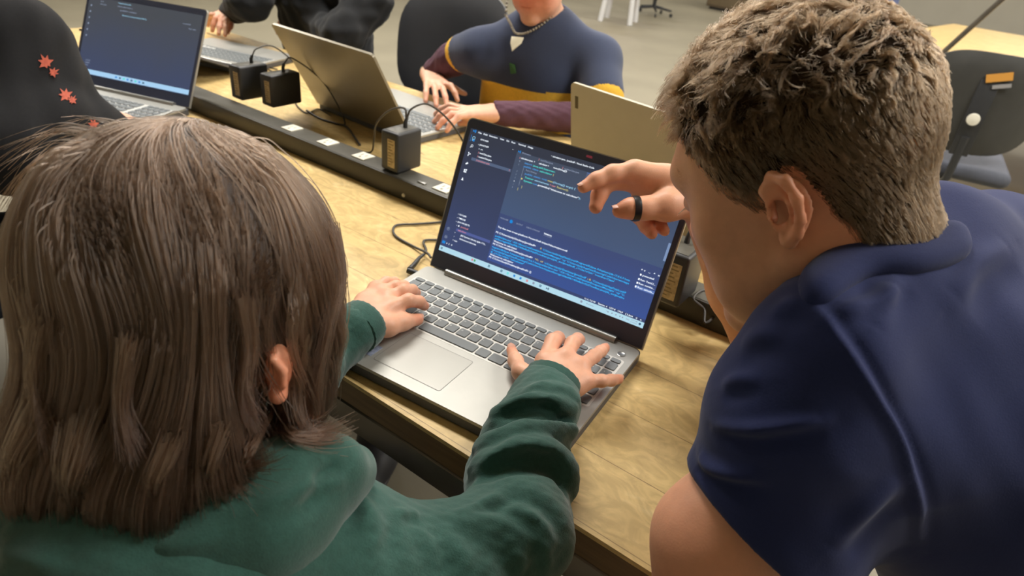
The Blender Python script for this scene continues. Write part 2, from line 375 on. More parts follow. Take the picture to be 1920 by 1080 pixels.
# ------------------------------------------------------------------ the work table
tab = empty('work_table', (0, 0, 0), -TH, 'long worn yellow wooden work table with a dark brown edge under the laptops', 'table')
U0, U1, V0, V1 = -2.03, .632, -.006, 1.06
t = MB().box(((U0 + U1) / 2, (V0 + V1) / 2, TZ - .003), (U1 - U0, V1 - V0, .006)); t.build('table_top', M['wood'], tab, auto=False)
t = MB().box(((U0 + U1) / 2, (V0 + V1) / 2, TZ - .0225), (U1 - U0 - .0004, V1 - V0 - .0004, .033)); ed = t.build('edge_band', M['edge'], tab, auto=False); ed['label'] = 'dark brown stained side of the top'
t = MB()     # pale chipped arris along the near edge
for k in range(38):
    u = -.1 + k * .02 + random.uniform(-.006, .006); w = random.uniform(.012, .03); h = random.uniform(.001, .0028) * (2.2 if 10 < k < 17 else 1)
    t.add([(u, V0 - .0004, TZ + .0001), (u + w, V0 - .0004, TZ + .0001), (u + w * .8, V0 - .0004, TZ - h), (u + w * .3, V0 - .0004, TZ - h)], [(0, 1, 2, 3)])
t.build('chipped_corner', M['worn'], tab, auto=False)
for v, nm in ((V0 + .013, 'frame_rail'), (V1 - .03, 'frame_rail')):
    t = MB().box(((U0 + U1) / 2, v, TZ - .039 - .021), (U1 - U0 - .04, .034, .042), bev=.006); t.build(nm, M['steel'], tab)
for u in (U0 + .12, U1 - .12):
    t = MB().box((u, (V0 + V1) / 2, TZ - .039 - .021), (.04, V1 - V0 - .1, .04), bev=.004); t.build('frame_rail', M['steel'], tab)
    for v in (V0 + .05, V1 - .05):
        t = MB().box((u, v, .345), (.045, .045, .69), bev=.006); t.box((u, v, .006), (.07, .07, .012), bev=.003); t.build('leg', M['steel'], tab)
# ------------------------------------------------------------------ laptops
def text_items(items, place, name, cols, parent, o=.0007):
    """items: (string, x, h, width or None, height, colour index); one mesh, one slot per colour"""
    dg = None; obs = []
    for s, x, h, w, ht, ci in items:
        cu = bpy.data.curves.new('t', 'FONT'); cu.body = s; cu.size = 1; cu.resolution_u = 2; cu.offset = .016
        ob = bpy.data.objects.new('t', cu); COL.objects.link(ob); obs.append(ob)
    bpy.context.view_layer.update(); dg = bpy.context.evaluated_depsgraph_get(); mb = MB()
    for ob, (s, x, h, w, ht, ci) in zip(obs, items):
        me = bpy.data.meshes.new_from_object(ob.evaluated_get(dg))
        if len(me.vertices):
            V = np.zeros(len(me.vertices) * 3); me.vertices.foreach_get('co', V); V = V.reshape(-1, 3)
            sx = (w / (V[:, 0].max() - V[:, 0].min() + 1e-9)) if w else ht / .72; x0 = V[:, 0].min()
            F = [tuple(p.vertices) for p in me.polygons]
            mb.add([place(x + (a - x0) * sx, h - ht * .4 + b * ht / .72, o) for a, b, c in V], F, ci)
        bpy.data.meshes.remove(me)
    for ob in obs:
        cu = ob.data; bpy.data.objects.remove(ob); bpy.data.curves.remove(cu)
    return mb.build(name, cols, parent, auto=False)
def rrect(x0, y0, x1, y1, r, n=5, corners=(1, 1, 1, 1)):
    out = []
    for (cx, cy, a0), on in zip(((x1 - r, y1 - r, 0), (x0 + r, y1 - r, 90), (x0 + r, y0 + r, 180), (x1 - r, y0 + r, 270)), corners):
        if not on: out.append((x1 if a0 in (0, 270) else x0, y1 if a0 in (0, 90) else y0)); continue
        for k in range(n + 1): a = math.radians(a0 + 90 * k / n); out.append((cx + r * math.cos(a), cy + r * math.sin(a)))
    return out
def key_rows():
    X, u, rows = .0108, .0183, []
    def row(y, units, h, x=X, u=u):
        out = []
        for w in units: out.append((x, y, w * u, h)); x += w * u
        return out
    ks = []
    ks += row(.2092, [.96] * 15, .0085) + row(.2092, [1] * 4, .0085, .2865, .0162)
    ks += row(.195, [1] * 13 + [1.45], .0166) + row(.195, [1] * 4, .0166, .2865, .0162)
    ks += row(.175, [1.4] + [1] * 12 + [1.05], .0166) + row(.175, [1] * 4, .0166, .2865, .0162)
    ks += row(.155, [1.65] + [1] * 11 + [1.8], .0166) + row(.155, [1] * 4, .0166, .2865, .0162)
    ks += row(.1345, [2.15] + [1] * 10 + [2.3], .0166) + row(.1345, [1] * 4, .0166, .2865, .0162)
    ks += row(.114, [1.3, 1.05, 1.1, 1.15, 5.0, 1.1, 1.3], .0166) + row(.109, [1] * 3, .0085, .231, .0172) + row(.114, [1] * 4, .0166, .2865, .0162)
    return ks
LEG = ['1234567890-=', 'QWERTYUIOP[]', "ASDFGHJKL;'", 'ZXCVBNM,./']
W_ = .362
def laptop(label, loc, rz, tilt, lidm, group=None, yb=.2579, lid_open=True, detail=2, name='laptop'):
    root = empty(name, loc, rz, label, 'laptop', group)
    H = .019
    b = MB(); b.slab(rrect(0, 0, W_, .262, .012, corners=(1, 1, 1, 1)), 0.002, H - .0045); ob = b.build('base_tray', M['dgrey'], root); ob['label'] = 'dark grey underside of the base'
    b = MB(); b.slab(rrect(-.0003, -.0003, W_ + .0003, .2535, .010, corners=(1, 1, 1, 1)), H - .0045, H); b.build('palm_rest', M['silver'], root)
    kb = MB(); kb.slab(rrect(.0088, .1025, .3535, .2165, .004), H, H + .0002); well = kb.build('keyboard', M['well'], root, auto=False)
    b = MB()
    for x, y, w, h in key_rows():
        g = .0011; z0, z1 = H + .0002, H + .0017; o1 = rrect(x + g, y - h / 2, x + w - g, y + h / 2, .0022, 3); o2 = rrect(x + g + .0005, y - h / 2 + .0005, x + w - g - .0005, y + h / 2 - .0004, .0019, 3)
        n = len(o1); b.add([(p[0], p[1], z0) for p in o1] + [(p[0], p[1], z1) for p in o2], [tuple(range(n, 2 * n))] + [(i, (i + 1) % n, n + (i + 1) % n, n + i) for i in range(n)])
    b.build('keys', M['key'], well, auto=False)
    if detail > 1:
        it = []
        for r, (s, y, x0) in enumerate(zip(LEG, (.195, .175, .155, .1345), (.0108 + .0183, .0108 + 1.4 * .0183, .0108 + 1.65 * .0183, .0108 + 2.15 * .0183))):
            for i, ch in enumerate(s): it.append((ch, x0 + i * .0183 + .004, y + .003, None, .0026, 0))
        for r, y in enumerate((.195, .175, .155, .1345)):
            for i, ch in enumerate(('N/*-', '789+', '456+', '123=')[r]): it.append((ch, .2865 + i * .0162 + .005, y + .002, None, .0026, 0))
        text_items(it, lambda x, y, o: (x, y, H + .0017 + .0002), 'key_legends', [M['legend']], well)
    b = MB(); b.slab(rrect(.095, .0185, .197, .0905, .003), H - .0005, H + .00025); pd = b.build('touchpad', M['pad'], root, auto=False)
    ring = rrect(.0945, .018, .1975, .091, .003); inn = rrect(.0951, .0186, .1969, .0904, .003); n = len(ring)
    b = MB().add([(p[0], p[1], H + .0003) for p in ring] + [(p[0], p[1], H + .0003) for p in inn], [(i, (i + 1) % n, n + (i + 1) % n, n + i) for i in range(n)]); b.build('outline', M['padline'], pd, auto=False)
    b = MB().tube([(.037, yb - .006, H + .0012), (.3245, yb - .006, H + .0012)], .0062, 16); b.build('hinge', M['silver2'], root)
    if detail > 1:
        b = MB().lathe([(.0001, 0), (.0052, 0), (.0058, .0006), (.0052, .0008), (.0046, .0004), (.0001, .0004)], (.343, .2285, H), 24); b.build('power_button', M['silver2'], root)
        b = MB(); b.slab(rrect(.066, .020, .089, .043, .001), H, H + .0004); st = b.build('sticker', mat('spec sticker', '8b93a8', .4, noise=.3, scale=220), root, auto=False)
        b = MB()
        for k, (x, w) in enumerate(((.014, .012), (.024, .01), (.262, .014))): b.box((-.0005, .2 - k * .02, .0095), (.0012, w, .004))
        b.build('port', M['slot'], root, auto=False)
    st_, ct_ = math.sin(tilt), math.cos(tilt)
    place = lambda x, h, o=0.: (x, yb + h * st_ - o * ct_, H - .002 + h * ct_ + o * st_)
    lid = MB(); out = rrect(0, 0, W_, .238, .009, corners=(1, 1, 0, 0)); n = len(out)
    lid.add([place(x, h, -.0004) for x, h in out] + [place(x, h, -.006) for x, h in out], [tuple(range(n))[::-1], tuple(range(n, 2 * n))] + [(i, (i + 1) % n, n + (i + 1) % n, n + i) for i in range(n)])
    lo = lid.build('lid', lidm, root, auto=False)
    bz = MB(); ob_ = rrect(.0016, .0016, W_ - .0016, .2364, .008, corners=(1, 1, 0, 0)); bz.add([place(x, h, 0) for x, h in ob_], [tuple(range(len(ob_)))])
    bo = bz.build('bezel', M['bezel'], lo, auto=False)
    return root, place, lo
root, place, lid = laptop('open silver laptop in the middle showing code, girl in green typing on it', (0, 0, TZ), 0, .368121, M['silver'])
main_laptop = root
# display: a gently graded panel plus the windows drawn on it
def grade_mat(name, top, bot, h0, h1, st=1.0, z0=TZ):
    m = bpy.data.materials.new(name); m.use_nodes = True; nt = m.node_tree; N = nt.nodes; L = nt.links; b = N['Principled BSDF']
    b.inputs['Base Color'].default_value = (.004, .005, .008, 1); b.inputs['Roughness'].default_value = .3; b.inputs['Specular IOR Level'].default_value = .25
    tc = N.new('ShaderNodeTexCoord'); sp = N.new('ShaderNodeSeparateXYZ'); L.new(tc.outputs['Object'], sp.inputs[0])
    mr = N.new('ShaderNodeMapRange'); mr.inputs['From Min'].default_value = h0; mr.inputs['From Max'].default_value = h1; L.new(sp.outputs['Z'], mr.inputs[0])
    n = N.new('ShaderNodeTexNoise'); n.inputs['Scale'].default_value = 9; n.inputs['Detail'].default_value = 1; L.new(tc.outputs['Object'], n.inputs['Vector'])
    ad = N.new('ShaderNodeMath'); ad.operation = 'MULTIPLY_ADD'; ad.inputs[1].default_value = .35; L.new(n.outputs['Fac'], ad.inputs[0]); L.new(mr.outputs[0], ad.inputs[2])
    sb = N.new('ShaderNodeMath'); sb.operation = 'SUBTRACT'; sb.inputs[1].default_value = .17; L.new(ad.outputs[0], sb.inputs[0])
    r = N.new('ShaderNodeValToRGB'); r.color_ramp.elements[0].color = lin(bot); r.color_ramp.elements[1].color = lin(top); L.new(sb.outputs[0], r.inputs[0])
    L.new(r.outputs[0], b.inputs['Emission Color']); b.inputs['Emission Strength'].default_value = st; return m
def panel(x0, h0, x1, h1, o, name, m, parent, pl=None):
    pl = pl or place; return MB().add([pl(x0, h0, o), pl(x1, h0, o), pl(x1, h1, o), pl(x0, h1, o)], [(0, 1, 2, 3)]).build(name, m, parent, auto=False)
scr = panel(.009, .029, .353, .2225, .0003, 'display', grade_mat('display side bar', '363a47', '3c4870', .05, .21), lid)
ed_ = MB(); 
for q in ((.0955, .115, .353, .2085),): ed_.add([place(q[0], q[1], .0004), place(q[2], q[1], .0004), place(q[2], q[3], .0004), place(q[0], q[3], .0004)], [(0, 1, 2, 3)])
ed_.build('editor_pane', grade_mat('display editor', '454e60', '47597a', .12, .21), scr, auto=False)
panel(.0955, .0415, .353, .115, .0004, 'terminal_pane', grade_mat('display terminal', '3f4c76', '3c5494', .05, .12), scr)
panel(.009, .029, .353, .0372, .0005, 'taskbar', emat('taskbar glow', 'b5dcec', 1.0), scr)
panel(.0235, .1768, .094, .1812, .0005, 'selected_file_row', emat('selected row', '56647f', 1.0), scr)
panel(.03, .0665, .0925, .0708, .0005, 'selected_project_row', emat('selected row low', '53609a', 1.0), scr)
panel(.3255, .0775, .3525, .0822, .0005, 'selected_shell_row', emat('selected shell', '5f7bb8', 1.0), scr)
panel(.2095, .2005, .3, .2075, .0005, 'open_tab', emat('open tab', '566179', 1.0), scr)
panel(.2095, .2072, .3, .2077, .0006, 'tab_underline', emat('tab underline', '4d7fd0', 1.0), scr)
panel(.3495, .125, .353, .15, .0005, 'scroll_bar', emat('scroll bar', '7d93b8', 1.0), scr)
SCOL = [emat('text white', 'e6eef6', 1.35), emat('text grey', '8f9bb2', 1.0), emat('text keyword blue', '4f9be0', 1.0), emat('text teal', '4fd0c6', 1.2), emat('text cyan', '2fb0f2', 1.25), emat('text yellow', 'd9cf7c', 1.0), emat('text red', 'd98a90', 1.0), emat('text pale blue', '9fd3ee', 1.0), emat('badge blue', '1f86d8', 1.0), emat('icon dark', '3c5f80', .9), emat('icon green', '5fae7a', .9)]
t_ = .0025; I = []
for s, x, w in (('File', .0236, .0058), ('Edit', .0332, .0072), ('Selection', .0432, .0145), ('View', .0622, .0072), ('Go', .0735, .005), ('Run', .0822, .0066), ('Terminal', .0937, .0128), ('Help', .1104, .0085)): I.append((s, x, .219, w, .0024, 0))
I += [('• calculator.java - JavaStuff - Visual Studio Code', .150, .2158, .068, .0024, 0), ('EXPLORER', .0309, .2102, .0137, .0021, 0), ('v', .0288, .2022, .0016, .0016, 0), ('JAVASTUFF', .0312, .2022, .0162, .0023, 0), ('v  src', .0315, .1963, .0075, .0022, 0),
 ('J', .0322, .191, .0012, .0024, 6), ('testClass.java', .0348, .1905, .021, .0025, 0), ('J', .0322, .1852, .0012, .0024, 6), ('numberClass.java', .0348, .1848, .0235, .0025, 0), ('J', .0322, .1792, .0012, .0024, 6), ('calculator.java', .0348, .179, .0218, .0025, 6), ('2', .0905, .179, .0015, .0022, 6),
 ('—', .0866, .2093, .0025, .0022, 0), ('Welcome', .1035, .2085, .0148, .0023, 1), ('J', .1322, .2062, .0012, .0024, 6), ('testClass.java', .1355, .206, .0205, .0023, 1), ('J', .1716, .2045, .0012, .0024, 6), ('numberClass.java', .175, .204, .0235, .0023, 1), ('J', .2125, .2035, .0012, .0024, 6), ('calculator.java 2', .2155, .203, .0255, .0024, 6),
 ('J', .1018, .2012, .0012, .0022, 6), ('calculator.java  >', .1045, .201, .0235, .0023, 0), ('calculator >', .1345, .201, .0165, .0023, 0), ('main(String[])', .1585, .201, .0215, .0023, 0)]
for n, h in zip('12 345678', (.196, .1912, 0, .1812, .1762, .171, .1662, .1612, .157)):
    if n != ' ': I.append((n, .1032, h, .0011, .0021, 1 if n != '6' else 0))
I += [('import', .1124, .1957, .0125, .0025, 2), ('java.util.Scanner;', .1265, .1955, .0365, .0025, 3), ('public class', .1124, .1908, .0245, .0025, 2), ('calculator', .139, .1908, .0205, .0025, 3), ('{', .161, .1908, .0012, .0028, 5), ('Run | Debug', .1175, .1863, .018, .002, 1),
 ('public static', .1175, .1812, .0262, .0025, 2), ('void', .1455, .1812, .0082, .0025, 2), ('main', .1555, .1812, .0082, .0025, 5), ('(String[] args) {', .1642, .1812, .036, .0025, 7),
 ('Scanner', .1192, .1762, .0145, .0025, 3), ('scannername', .1355, .1762, .0235, .0025, 7), ('= new', .1605, .1762, .0095, .0025, 6), ('Scanner();', .172, .1762, .0185, .0025, 5), ('System.', .1185, .171, .0155, .0025, 3), ('out', .1345, .171, .0065, .0025, 2), ('.println(', .1415, .171, .0205, .0025, 0), ('"Welcome to calculator"', .1625, .1705, .046, .0025, 0), (');', .2088, .1705, .003, .0025, 7), ('}', .1178, .1615, .0012, .003, 5), ('}', .1125, .157, .0012, .003, 5), ('|', .1128, .177, .0004, .02, 1),
 ('OUTLINE', .029, .0925, .0128, .0023, 0), ('>', .0262, .0925, .0013, .0018, 0), ('TIMELINE', .029, .0868, .0128, .0023, 0), ('>', .0262, .0868, .0013, .0018, 0), ('JAVA PROJECTS', .029, .081, .0222, .0023, 0), ('v', .026, .081, .0014, .0016, 0), ('v', .0285, .0752, .0014, .0016, 0), ('JavaStuff', .0365, .0752, .0145, .0024, 6), ('src', .0335, .069, .0045, .0022, 6), ('calculator', .0335, .069, .0155, .0024, 6), ('JRE System Library [jdk-17.0...', .0404, .0625, .0468, .0024, 0), ('>', .029, .0635, .0013, .0018, 0), ('Referenced Libraries', .0404, .057, .0305, .0024, 0), ('>', .029, .0575, .0013, .0018, 0), ('> test', .029, .0515, .0085, .0022, 0), ('0  2   0', .0195, .0432, .011, .0022, 0),
 ('PROBLEMS', .0985, .1084, .0137, .0021, 1), ('OUTPUT', .1262, .1081, .0112, .0021, 1), ('DEBUG CONSOLE', .1437, .1078, .0225, .0021, 1), ('TERMINAL', .1731, .1074, .0136, .0022, 0), ('____________', .1731, .1052, .0136, .0006, 0),
 ('Try the new cross-platform PowerShell https://aka.ms/pscore6', .0985, .0944, .1175, .0026, 0),
 ('PS C:\\Users\\jutly\\Desktop\\JavaStuff>', .0978, .086, .069, .0026, 0), ('&', .1745, .0855, .0022, .0026, 5), ("'C:\\Users\\jutly\\AppData\\Local\\Programs\\Eclipse Adoptium\\jdk-17.0.6.7-hots", .1785, .0848, .1372, .0026, 4),
 ("pot\\bin\\java.exe' '-XX:+ShowCodeDetailsInExceptionMessages' '-cp' 'C:\\Users\\jutly\\AppData\\Roaming\\Code\\User\\workspa", .0985, .0805, .2172, .0026, 4), ("ceStorage\\60aef0b14f3e8a5c92d7\\redhat.java\\jdt_ws\\JavaStuff_c7c2a1e\\bin' 'numberClass'", .0985, .0764, .197, .0026, 4), ('Welcome to calculator', .098, .0722, .0412, .0026, 0),
 ('PS C:\\Users\\jutly\\Desktop\\JavaStuff>', .0982, .068, .069, .0026, 0), ('^C;  cd', .171, .0677, .0135, .0026, 5), ("'c:\\Users\\jutly\\Desktop\\JavaStuff'", .187, .0673, .068, .0026, 4), ("; &", .257, .0672, .0055, .0026, 5), ("'C:\\Users\\jutly\\AppData\\Local\\P", .265, .067, .051, .0026, 4),
 ("rograms\\Eclipse Adoptium\\jdk-17.0.6.7-hotspot\\bin\\java.exe' '-XX:+ShowCodeDetailsInExceptionMessages' '-cp' 'C:", .0985, .0632, .2165, .0026, 4), ("\\Users\\jutly\\AppData\\Roaming\\Code\\User\\workspaceStorage\\60aef0b14f3e8a5c92d7\\redhat.java\\jdt_ws\\JavaStu", .0985, .059, .2172, .0026, 4), ("ff_c7c2a1e\\bin' 'calculator'", .0985, .055, .058, .0026, 4), ('Welcome to calculator', .0982, .0512, .0412, .0026, 0), ('PS C:\\Users\\jutly\\Desktop\\JavaStuff> []', .0978, .0472, .0735, .0026, 0),
 ('+ v   ...   ^   x', .3255, .1045, .027, .0028, 0), ('powershell', .33, .0975, .0164, .0025, 0), ('Run: TestCl...', .329, .091, .0215, .0025, 0), ('Run: numbe...', .3285, .0855, .0225, .0025, 0), ('Run: calcula...', .3285, .08, .0235, .0025, 0),
 ('Ln 6, Col 44', .2617, .0396, .0167, .0022, 0), ('Spaces: 4', .2825, .0396, .014, .0022, 0), ('UTF-8', .3, .0396, .009, .0022, 0), ('CRLF', .3125, .0396, .0078, .0022, 0), ('{ } Java', .324, .0396, .0115, .0022, 0), ('Q', .3395, .0394, .0022, .0022, 0), ('o', .346, .0394, .002, .0022, 0),
 ('Search', .0275, .0335, .012, .002, 7), ('ENG', .327, .0333, .005, .0018, 1), ('2:14 PM', .3345, .0347, .009, .0015, 1), ('2/15/2023', .3335, .0318, .0105, .0015, 1), ('Sunny', .266, .0335, .012, .0018, 1), ('^', .297, .0335, .002, .0018, 1)]
text_items(I, place, 'screen_text', SCOL, scr)
ic = MB()       # small icons on the screen
def poly(pts, ci, o=.0008): ic.add([place(x, h, o) for x, h in pts], [tuple(range(len(pts)))], ci)
def disc(x, h, r, ci, r0=0., n=16, o=.0008):
    a = [2 * math.pi * k / n for k in range(n)]
    if r0: ic.add([place(x + r * math.cos(q), h + r * math.sin(q), o) for q in a] + [place(x + r0 * math.cos(q), h + r0 * math.sin(q), o) for q in a], [(i, (i + 1) % n, n + (i + 1) % n, n + i) for i in range(n)], ci)
    else: poly([(x + r * math.cos(q), h + r * math.sin(q)) for q in a], ci, o)
def bar(x0, h0, x1, h1, w, ci, o=.0008):
    dx, dh = x1 - x0, h1 - h0; l = math.hypot(dx, dh); a, b = -dh / l * w / 2, dx / l * w / 2; poly([(x0 + a, h0 + b), (x1 + a, h1 + b), (x1 - a, h1 - b), (x0 - a, h0 - b)], ci, o)
def ribbon_mark(x, h, s, ci): poly([(x - s, h + .5 * s), (x - .7 * s, h + .7 * s), (x + .2 * s, h - .2 * s), (x + .2 * s, h + .3 * s), (x - .7 * s, h - .6 * s), (x - s, h - .4 * s), (x + .6 * s, h + s), (x + s, h + .8 * s), (x + s, h - .8 * s), (x + .6 * s, h - s)][0:6], ci); poly([(x + .35 * s, h + s), (x + s, h + .75 * s), (x + s, h - .75 * s), (x + .35 * s, h - s)], ci)
ribbon_mark(.0168, .2195, .0026, 8); ribbon_mark(.0993, .209, .0022, 8); ribbon_mark(.2035, .0334, .0022, 9)
bar(.0135, .2135, .0135, .2035, .0006, 8)
disc(.0185, .2095, .0026, 7, .0018); bar(.017, .2068, .017, .2052, .0018, 7); poly([(.0172, .2075), (.0208, .2075), (.0208, .2045), (.0172, .2045)], 8)
disc(.019, .1975, .002, 0, .0014); bar(.0176, .196, .0162, .1946, .0007, 0)
disc(.0165, .1865, .0009, 0); disc(.0165, .1822, .0009, 0); disc(.0193, .1852, .0009, 0); bar(.0165, .1865, .0165, .1822, .0005, 0); bar(.0193, .1852, .0165, .1832, .0005, 0)
disc(.0172, .1697, .0013, 0); poly([(.0182, .1726), (.0208, .1708), (.0182, .169)], 0)
for a, b in ((0, 0), (.0026, 0), (0, .0026)): poly([(.0162 + a, .1562 + b), (.0184 + a, .1562 + b), (.0184 + a, .1584 + b), (.0162 + a, .1584 + b)], 0)
poly([(.0192, .1594), (.0213, .1594), (.0213, .1615), (.0192, .1615)], 0)
poly([(.0155, .1438), (.0199, .1438), (.0184, .1462), (.0184, .1476), (.017, .1476), (.017, .1462)], 0)
disc(.0163, .0658, .0025, 1, .0019); disc(.0163, .0664, .0009, 1); disc(.0158, .0526, .0025, 1, .0019); disc(.0158, .0526, .0009, 1)
poly([(.0115, .0415), (.0172, .0415), (.0172, .0458), (.0115, .0458)], 8)
disc(.1175, .1083, .0027, 8); disc(.1148, .1728, .0013, 5)
for k, h in enumerate((.0975, .091, .0855, .08)): poly([(.3262 - .0005 * k, h - .0012), (.3284 - .0005 * k, h - .0012), (.3284 - .0005 * k, h + .0014), (.3262 - .0005 * k, h + .0014)], 0)
poly([(.0365 - .0045, .0742), (.034, .0742), (.034, .0764), (.032, .0764)], 0)
for x, ci in ((.0135, 9), (.0758, 10), (.0715, 6), (.102, 9), (.1243, 9), (.1355, 3), (.147, 8), (.1579, 8), (.169, 6), (.180, 1), (.1915, 9)):
    poly([(x - .0016, .0318), (x + .0016, .0318), (x + .0018, .035), (x - .0014, .0352)], ci)
    if ci in (9, 3): poly([(x - .0007, .0328), (x + .0007, .0328), (x + .0007, .0342), (x - .0007, .0342)], 7, .0009)
for x in (.3, .306, .312, .318, .322): disc(x, .0335, .001, 1)
disc(.3475, .0334, .0017, 9); disc(.2585, .0335, .0018, 1)
ic.build('screen_icons', SCOL, scr, auto=False)
MB().add([place(.2015, .2275, .0005), place(.2105, .2275, .0005), place(.2105, .2308, .0005), place(.2015, .2308, .0005)], [(0, 1, 2, 3)]).build('camera_shutter_mark', emat('red mark', '7a3038', .8), lid, auto=False)
# second laptop, used by the person in black at the left
l2, pl2, lid2 = laptop('open silver laptop with a nearly blank dark screen, used by the person in black', (-1.2134, .1696, TZ), .2139, .4615, M['silver'], detail=1)
s2 = panel(.009, .029, .353, .2225, .0003, 'display', grade_mat('display blank', '494c52', '414a66', .05, .2), lid2, pl2)
panel(.009, .031, .353, .0425, .0006, 'taskbar', emat('taskbar glow two', 'a9d2f2', 1.0), s2, pl2)
I2 = [('import java.util.', .1, .217, .04, .003, 7), ('public class main {', .1, .209, .045, .003, 1), ('    public static', .11, .2, .05, .003, 1), ('System.out.println("Hi");', .118, .189, .075, .003, 7), ('src', .045, .214, .01, .003, 1), ('main.java', .045, .207, .02, .003, 1), ('OUTLINE', .03, .064, .014, .003, 1), ('TIMELINE', .03, .058, .014, .003, 1), ('JAVA', .03, .052, .01, .003, 1), ('powershell', .3, .196, .022, .003, 1), ('Run: main', .32, .186, .02, .003, 1)]
text_items(I2, pl2, 'screen_text', SCOL, s2)
ic = MB(); _pl = place; place = pl2
for k in range(8): poly([(.13 + k * .012, .0345), (.136 + k * .012, .0345), (.136 + k * .012, .0385), (.13 + k * .012, .0385)], (8, 9, 3)[k % 3])
for k in range(6): disc(.019, .2 - k * .015, .0022, 1)
ic.build('screen_icons', SCOL, s2, auto=False); place = _pl
# third: lid seen from behind, used by the person in the sweater
l3, pl3, lid3 = laptop('champagne laptop lid seen from behind, in front of the person in the striped sweater', (-.37, .9818, TZ), 3.0043, .5255, M['tan'], detail=1)
panel(.009, .029, .353, .2225, .0003, 'display', emat('display glow three', '39425c', .9), lid3, pl3)
# fourth: lid seen from behind, right of the sweater
l4, pl4, lid4 = laptop('beige metal laptop lid seen from behind with a small dark badge, behind the middle laptop', (.4504, .8556, TZ), 2.8743, .2119, M['tan2'], detail=1)
panel(.009, .029, .353, .2225, .0003, 'display', emat('display glow four', '39425c', .9), lid4, pl4)
MB().add([pl4(.3515, .214, -.0062), pl4(.3435, .214, -.0062), pl4(.3435, .19, -.0062), pl4(.3515, .19, -.0062)], [(0, 1, 2, 3)]).build('badge', M['badge'], lid4, auto=False)
# fifth: grey keyboard half behind the second laptop
a5 = T(404, 140, TZ + .019); b5 = T(559, 104, TZ + .019); d5 = b5 - a5; r5 = math.atan2(d5[1], d5[0]) + math.pi / 2
l5, pl5, lid5 = laptop('grey laptop behind the two chargers, under the hands of the person in the black hoodie', (b5[0], b5[1], TZ), r5, 1.2, M['dgrey'], detail=1)
panel(.009, .029, .353, .2225, .0003, 'display', emat('display glow five', '2c303c', .9), lid5, pl5)
# ------------------------------------------------------------------ power strip with its plugs
ps = empty('power_strip', tuple(TB(0, .434)), -TH, 'long black metal power strip with white outlets down the middle of the table', 'power strip')
SU0, SU1, SH, SW = -1.12, .60, .042, .056
MB().box(((SU0 + SU1) / 2, SW / 2, SH / 2), (SU1 - SU0, SW, SH), bev=.003).build('strip_body', M['black2'], ps)
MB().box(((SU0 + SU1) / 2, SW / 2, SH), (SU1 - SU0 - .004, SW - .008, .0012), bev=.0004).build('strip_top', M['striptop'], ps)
for u in (SU0, SU1): MB().box((u, SW / 2, SH / 2), (.012, SW + .003, SH + .003), bev=.003).build('end_cap', M['black'], ps)
outs = [-.627, -.508, -.399, -.1755, -.06, .055, .17, .42, .54]
for u in outs:
    o_ = MB().box((u, SW / 2 + .001, SH + .0015), (.036, .034, .0035), bev=.0012).build('outlet', M['white'], ps)
    q = MB()
    for du, dv, a, b in ((-.006, .004, .002, .009), (.006, .004, .002, .008), (0, -.008, .005, .005)): q.box((u + du, SW / 2 + dv, SH + .0033), (a, b, .0006))
    q.build('socket_slot', M['slot'], o_, auto=False)
MB().lathe([(.0001, 0), (.004, 0), (.003, .002), (.0001, .0025)], (-.255, 0, .012), 12, axis=(0, -1, 0)).build('indicator', M['white'], ps)
MB().box((-.222, SW / 2 - .012, SH + .002), (.02, .006, .004), bev=.001).build('switch', M['silver2'], ps)
def adapter(u, v, label, w=.046, d=.068, h=.08, rz=0., z=TZ + SH + .0006, group='charger blocks'):
    r = empty('charger_block', tuple(TB(u, v, z)), -TH + rz, label, 'charger', group)
    MB().box((0, 0, h / 2 + .002), (w, d, h), bev=.005, seg=3).build('housing', M['black'], r)
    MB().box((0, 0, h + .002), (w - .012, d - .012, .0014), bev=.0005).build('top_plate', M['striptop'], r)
    lb = MB().add([(-w * .08, -d / 2 - .0004, .012), (w * .34, -d / 2 - .0004, .012), (w * .34, -d / 2 - .0004, h - .012), (-w * .08, -d / 2 - .0004, h - .012)], [(0, 1, 2, 3)]).build('rating_label', M['label'], r, auto=False)
    q = MB()
    for k in range(9):
        zz = .017 + k * (h - .034) / 8; x0 = -w * .04; x1 = w * (.1 + .2 * ((k * 37) % 10) / 10)
        q.add([(x0, -d / 2 - .0007, zz), (x1, -d / 2 - .0007, zz), (x1, -d / 2 - .0007, zz + .0022), (x0, -d / 2 - .0007, zz + .0022)], [(0, 1, 2, 3)])
    q.build('label_print', M['print'], lb, auto=False)
    MB().tube([(0, .01, h), (0, .01, h + .012), (0, .014, h + .02)], [.0045, .004, .003], 10).build('cord_collar', M['black'], r)
    return r
adapter(-.303, .476, 'black charger block with a tan label, on the strip by the champagne lid')
adapter(-.79, .56, 'black charger block standing in the middle of the strip, second from the dark blank screen', w=.044, d=.085, h=.075)
adapter(-.878, .535, 'black charger block on the strip next to the dark blank screen', w=.044, d=.08, h=.08)
adapter(.317, .415, 'black charger block with a pale label, right of the middle laptop by the pointing arm', w=.05, d=.07, h=.082)
def cable(label, pts, r=.0022, group=None):
    o = MB().tube(smoothpath(pts, 8), r, 8).build('charging_cable', M['cable']); return tag(o, label, 'cable', group)
zt = TZ + .0031
dc = empty('charging_cable', tuple(T(765, 505, .758)), 0, 'black charging cable looping on the wood into the left side of the middle laptop', 'cable')
Lc = lambda q: np.asarray(q) - np.array(T(765, 505, .758))
MB().tube([Lc(T(790, 516, .7595)), Lc(T(765, 507, .7595))], .0048, 12).build('right_angle_plug', M['black'], dc)
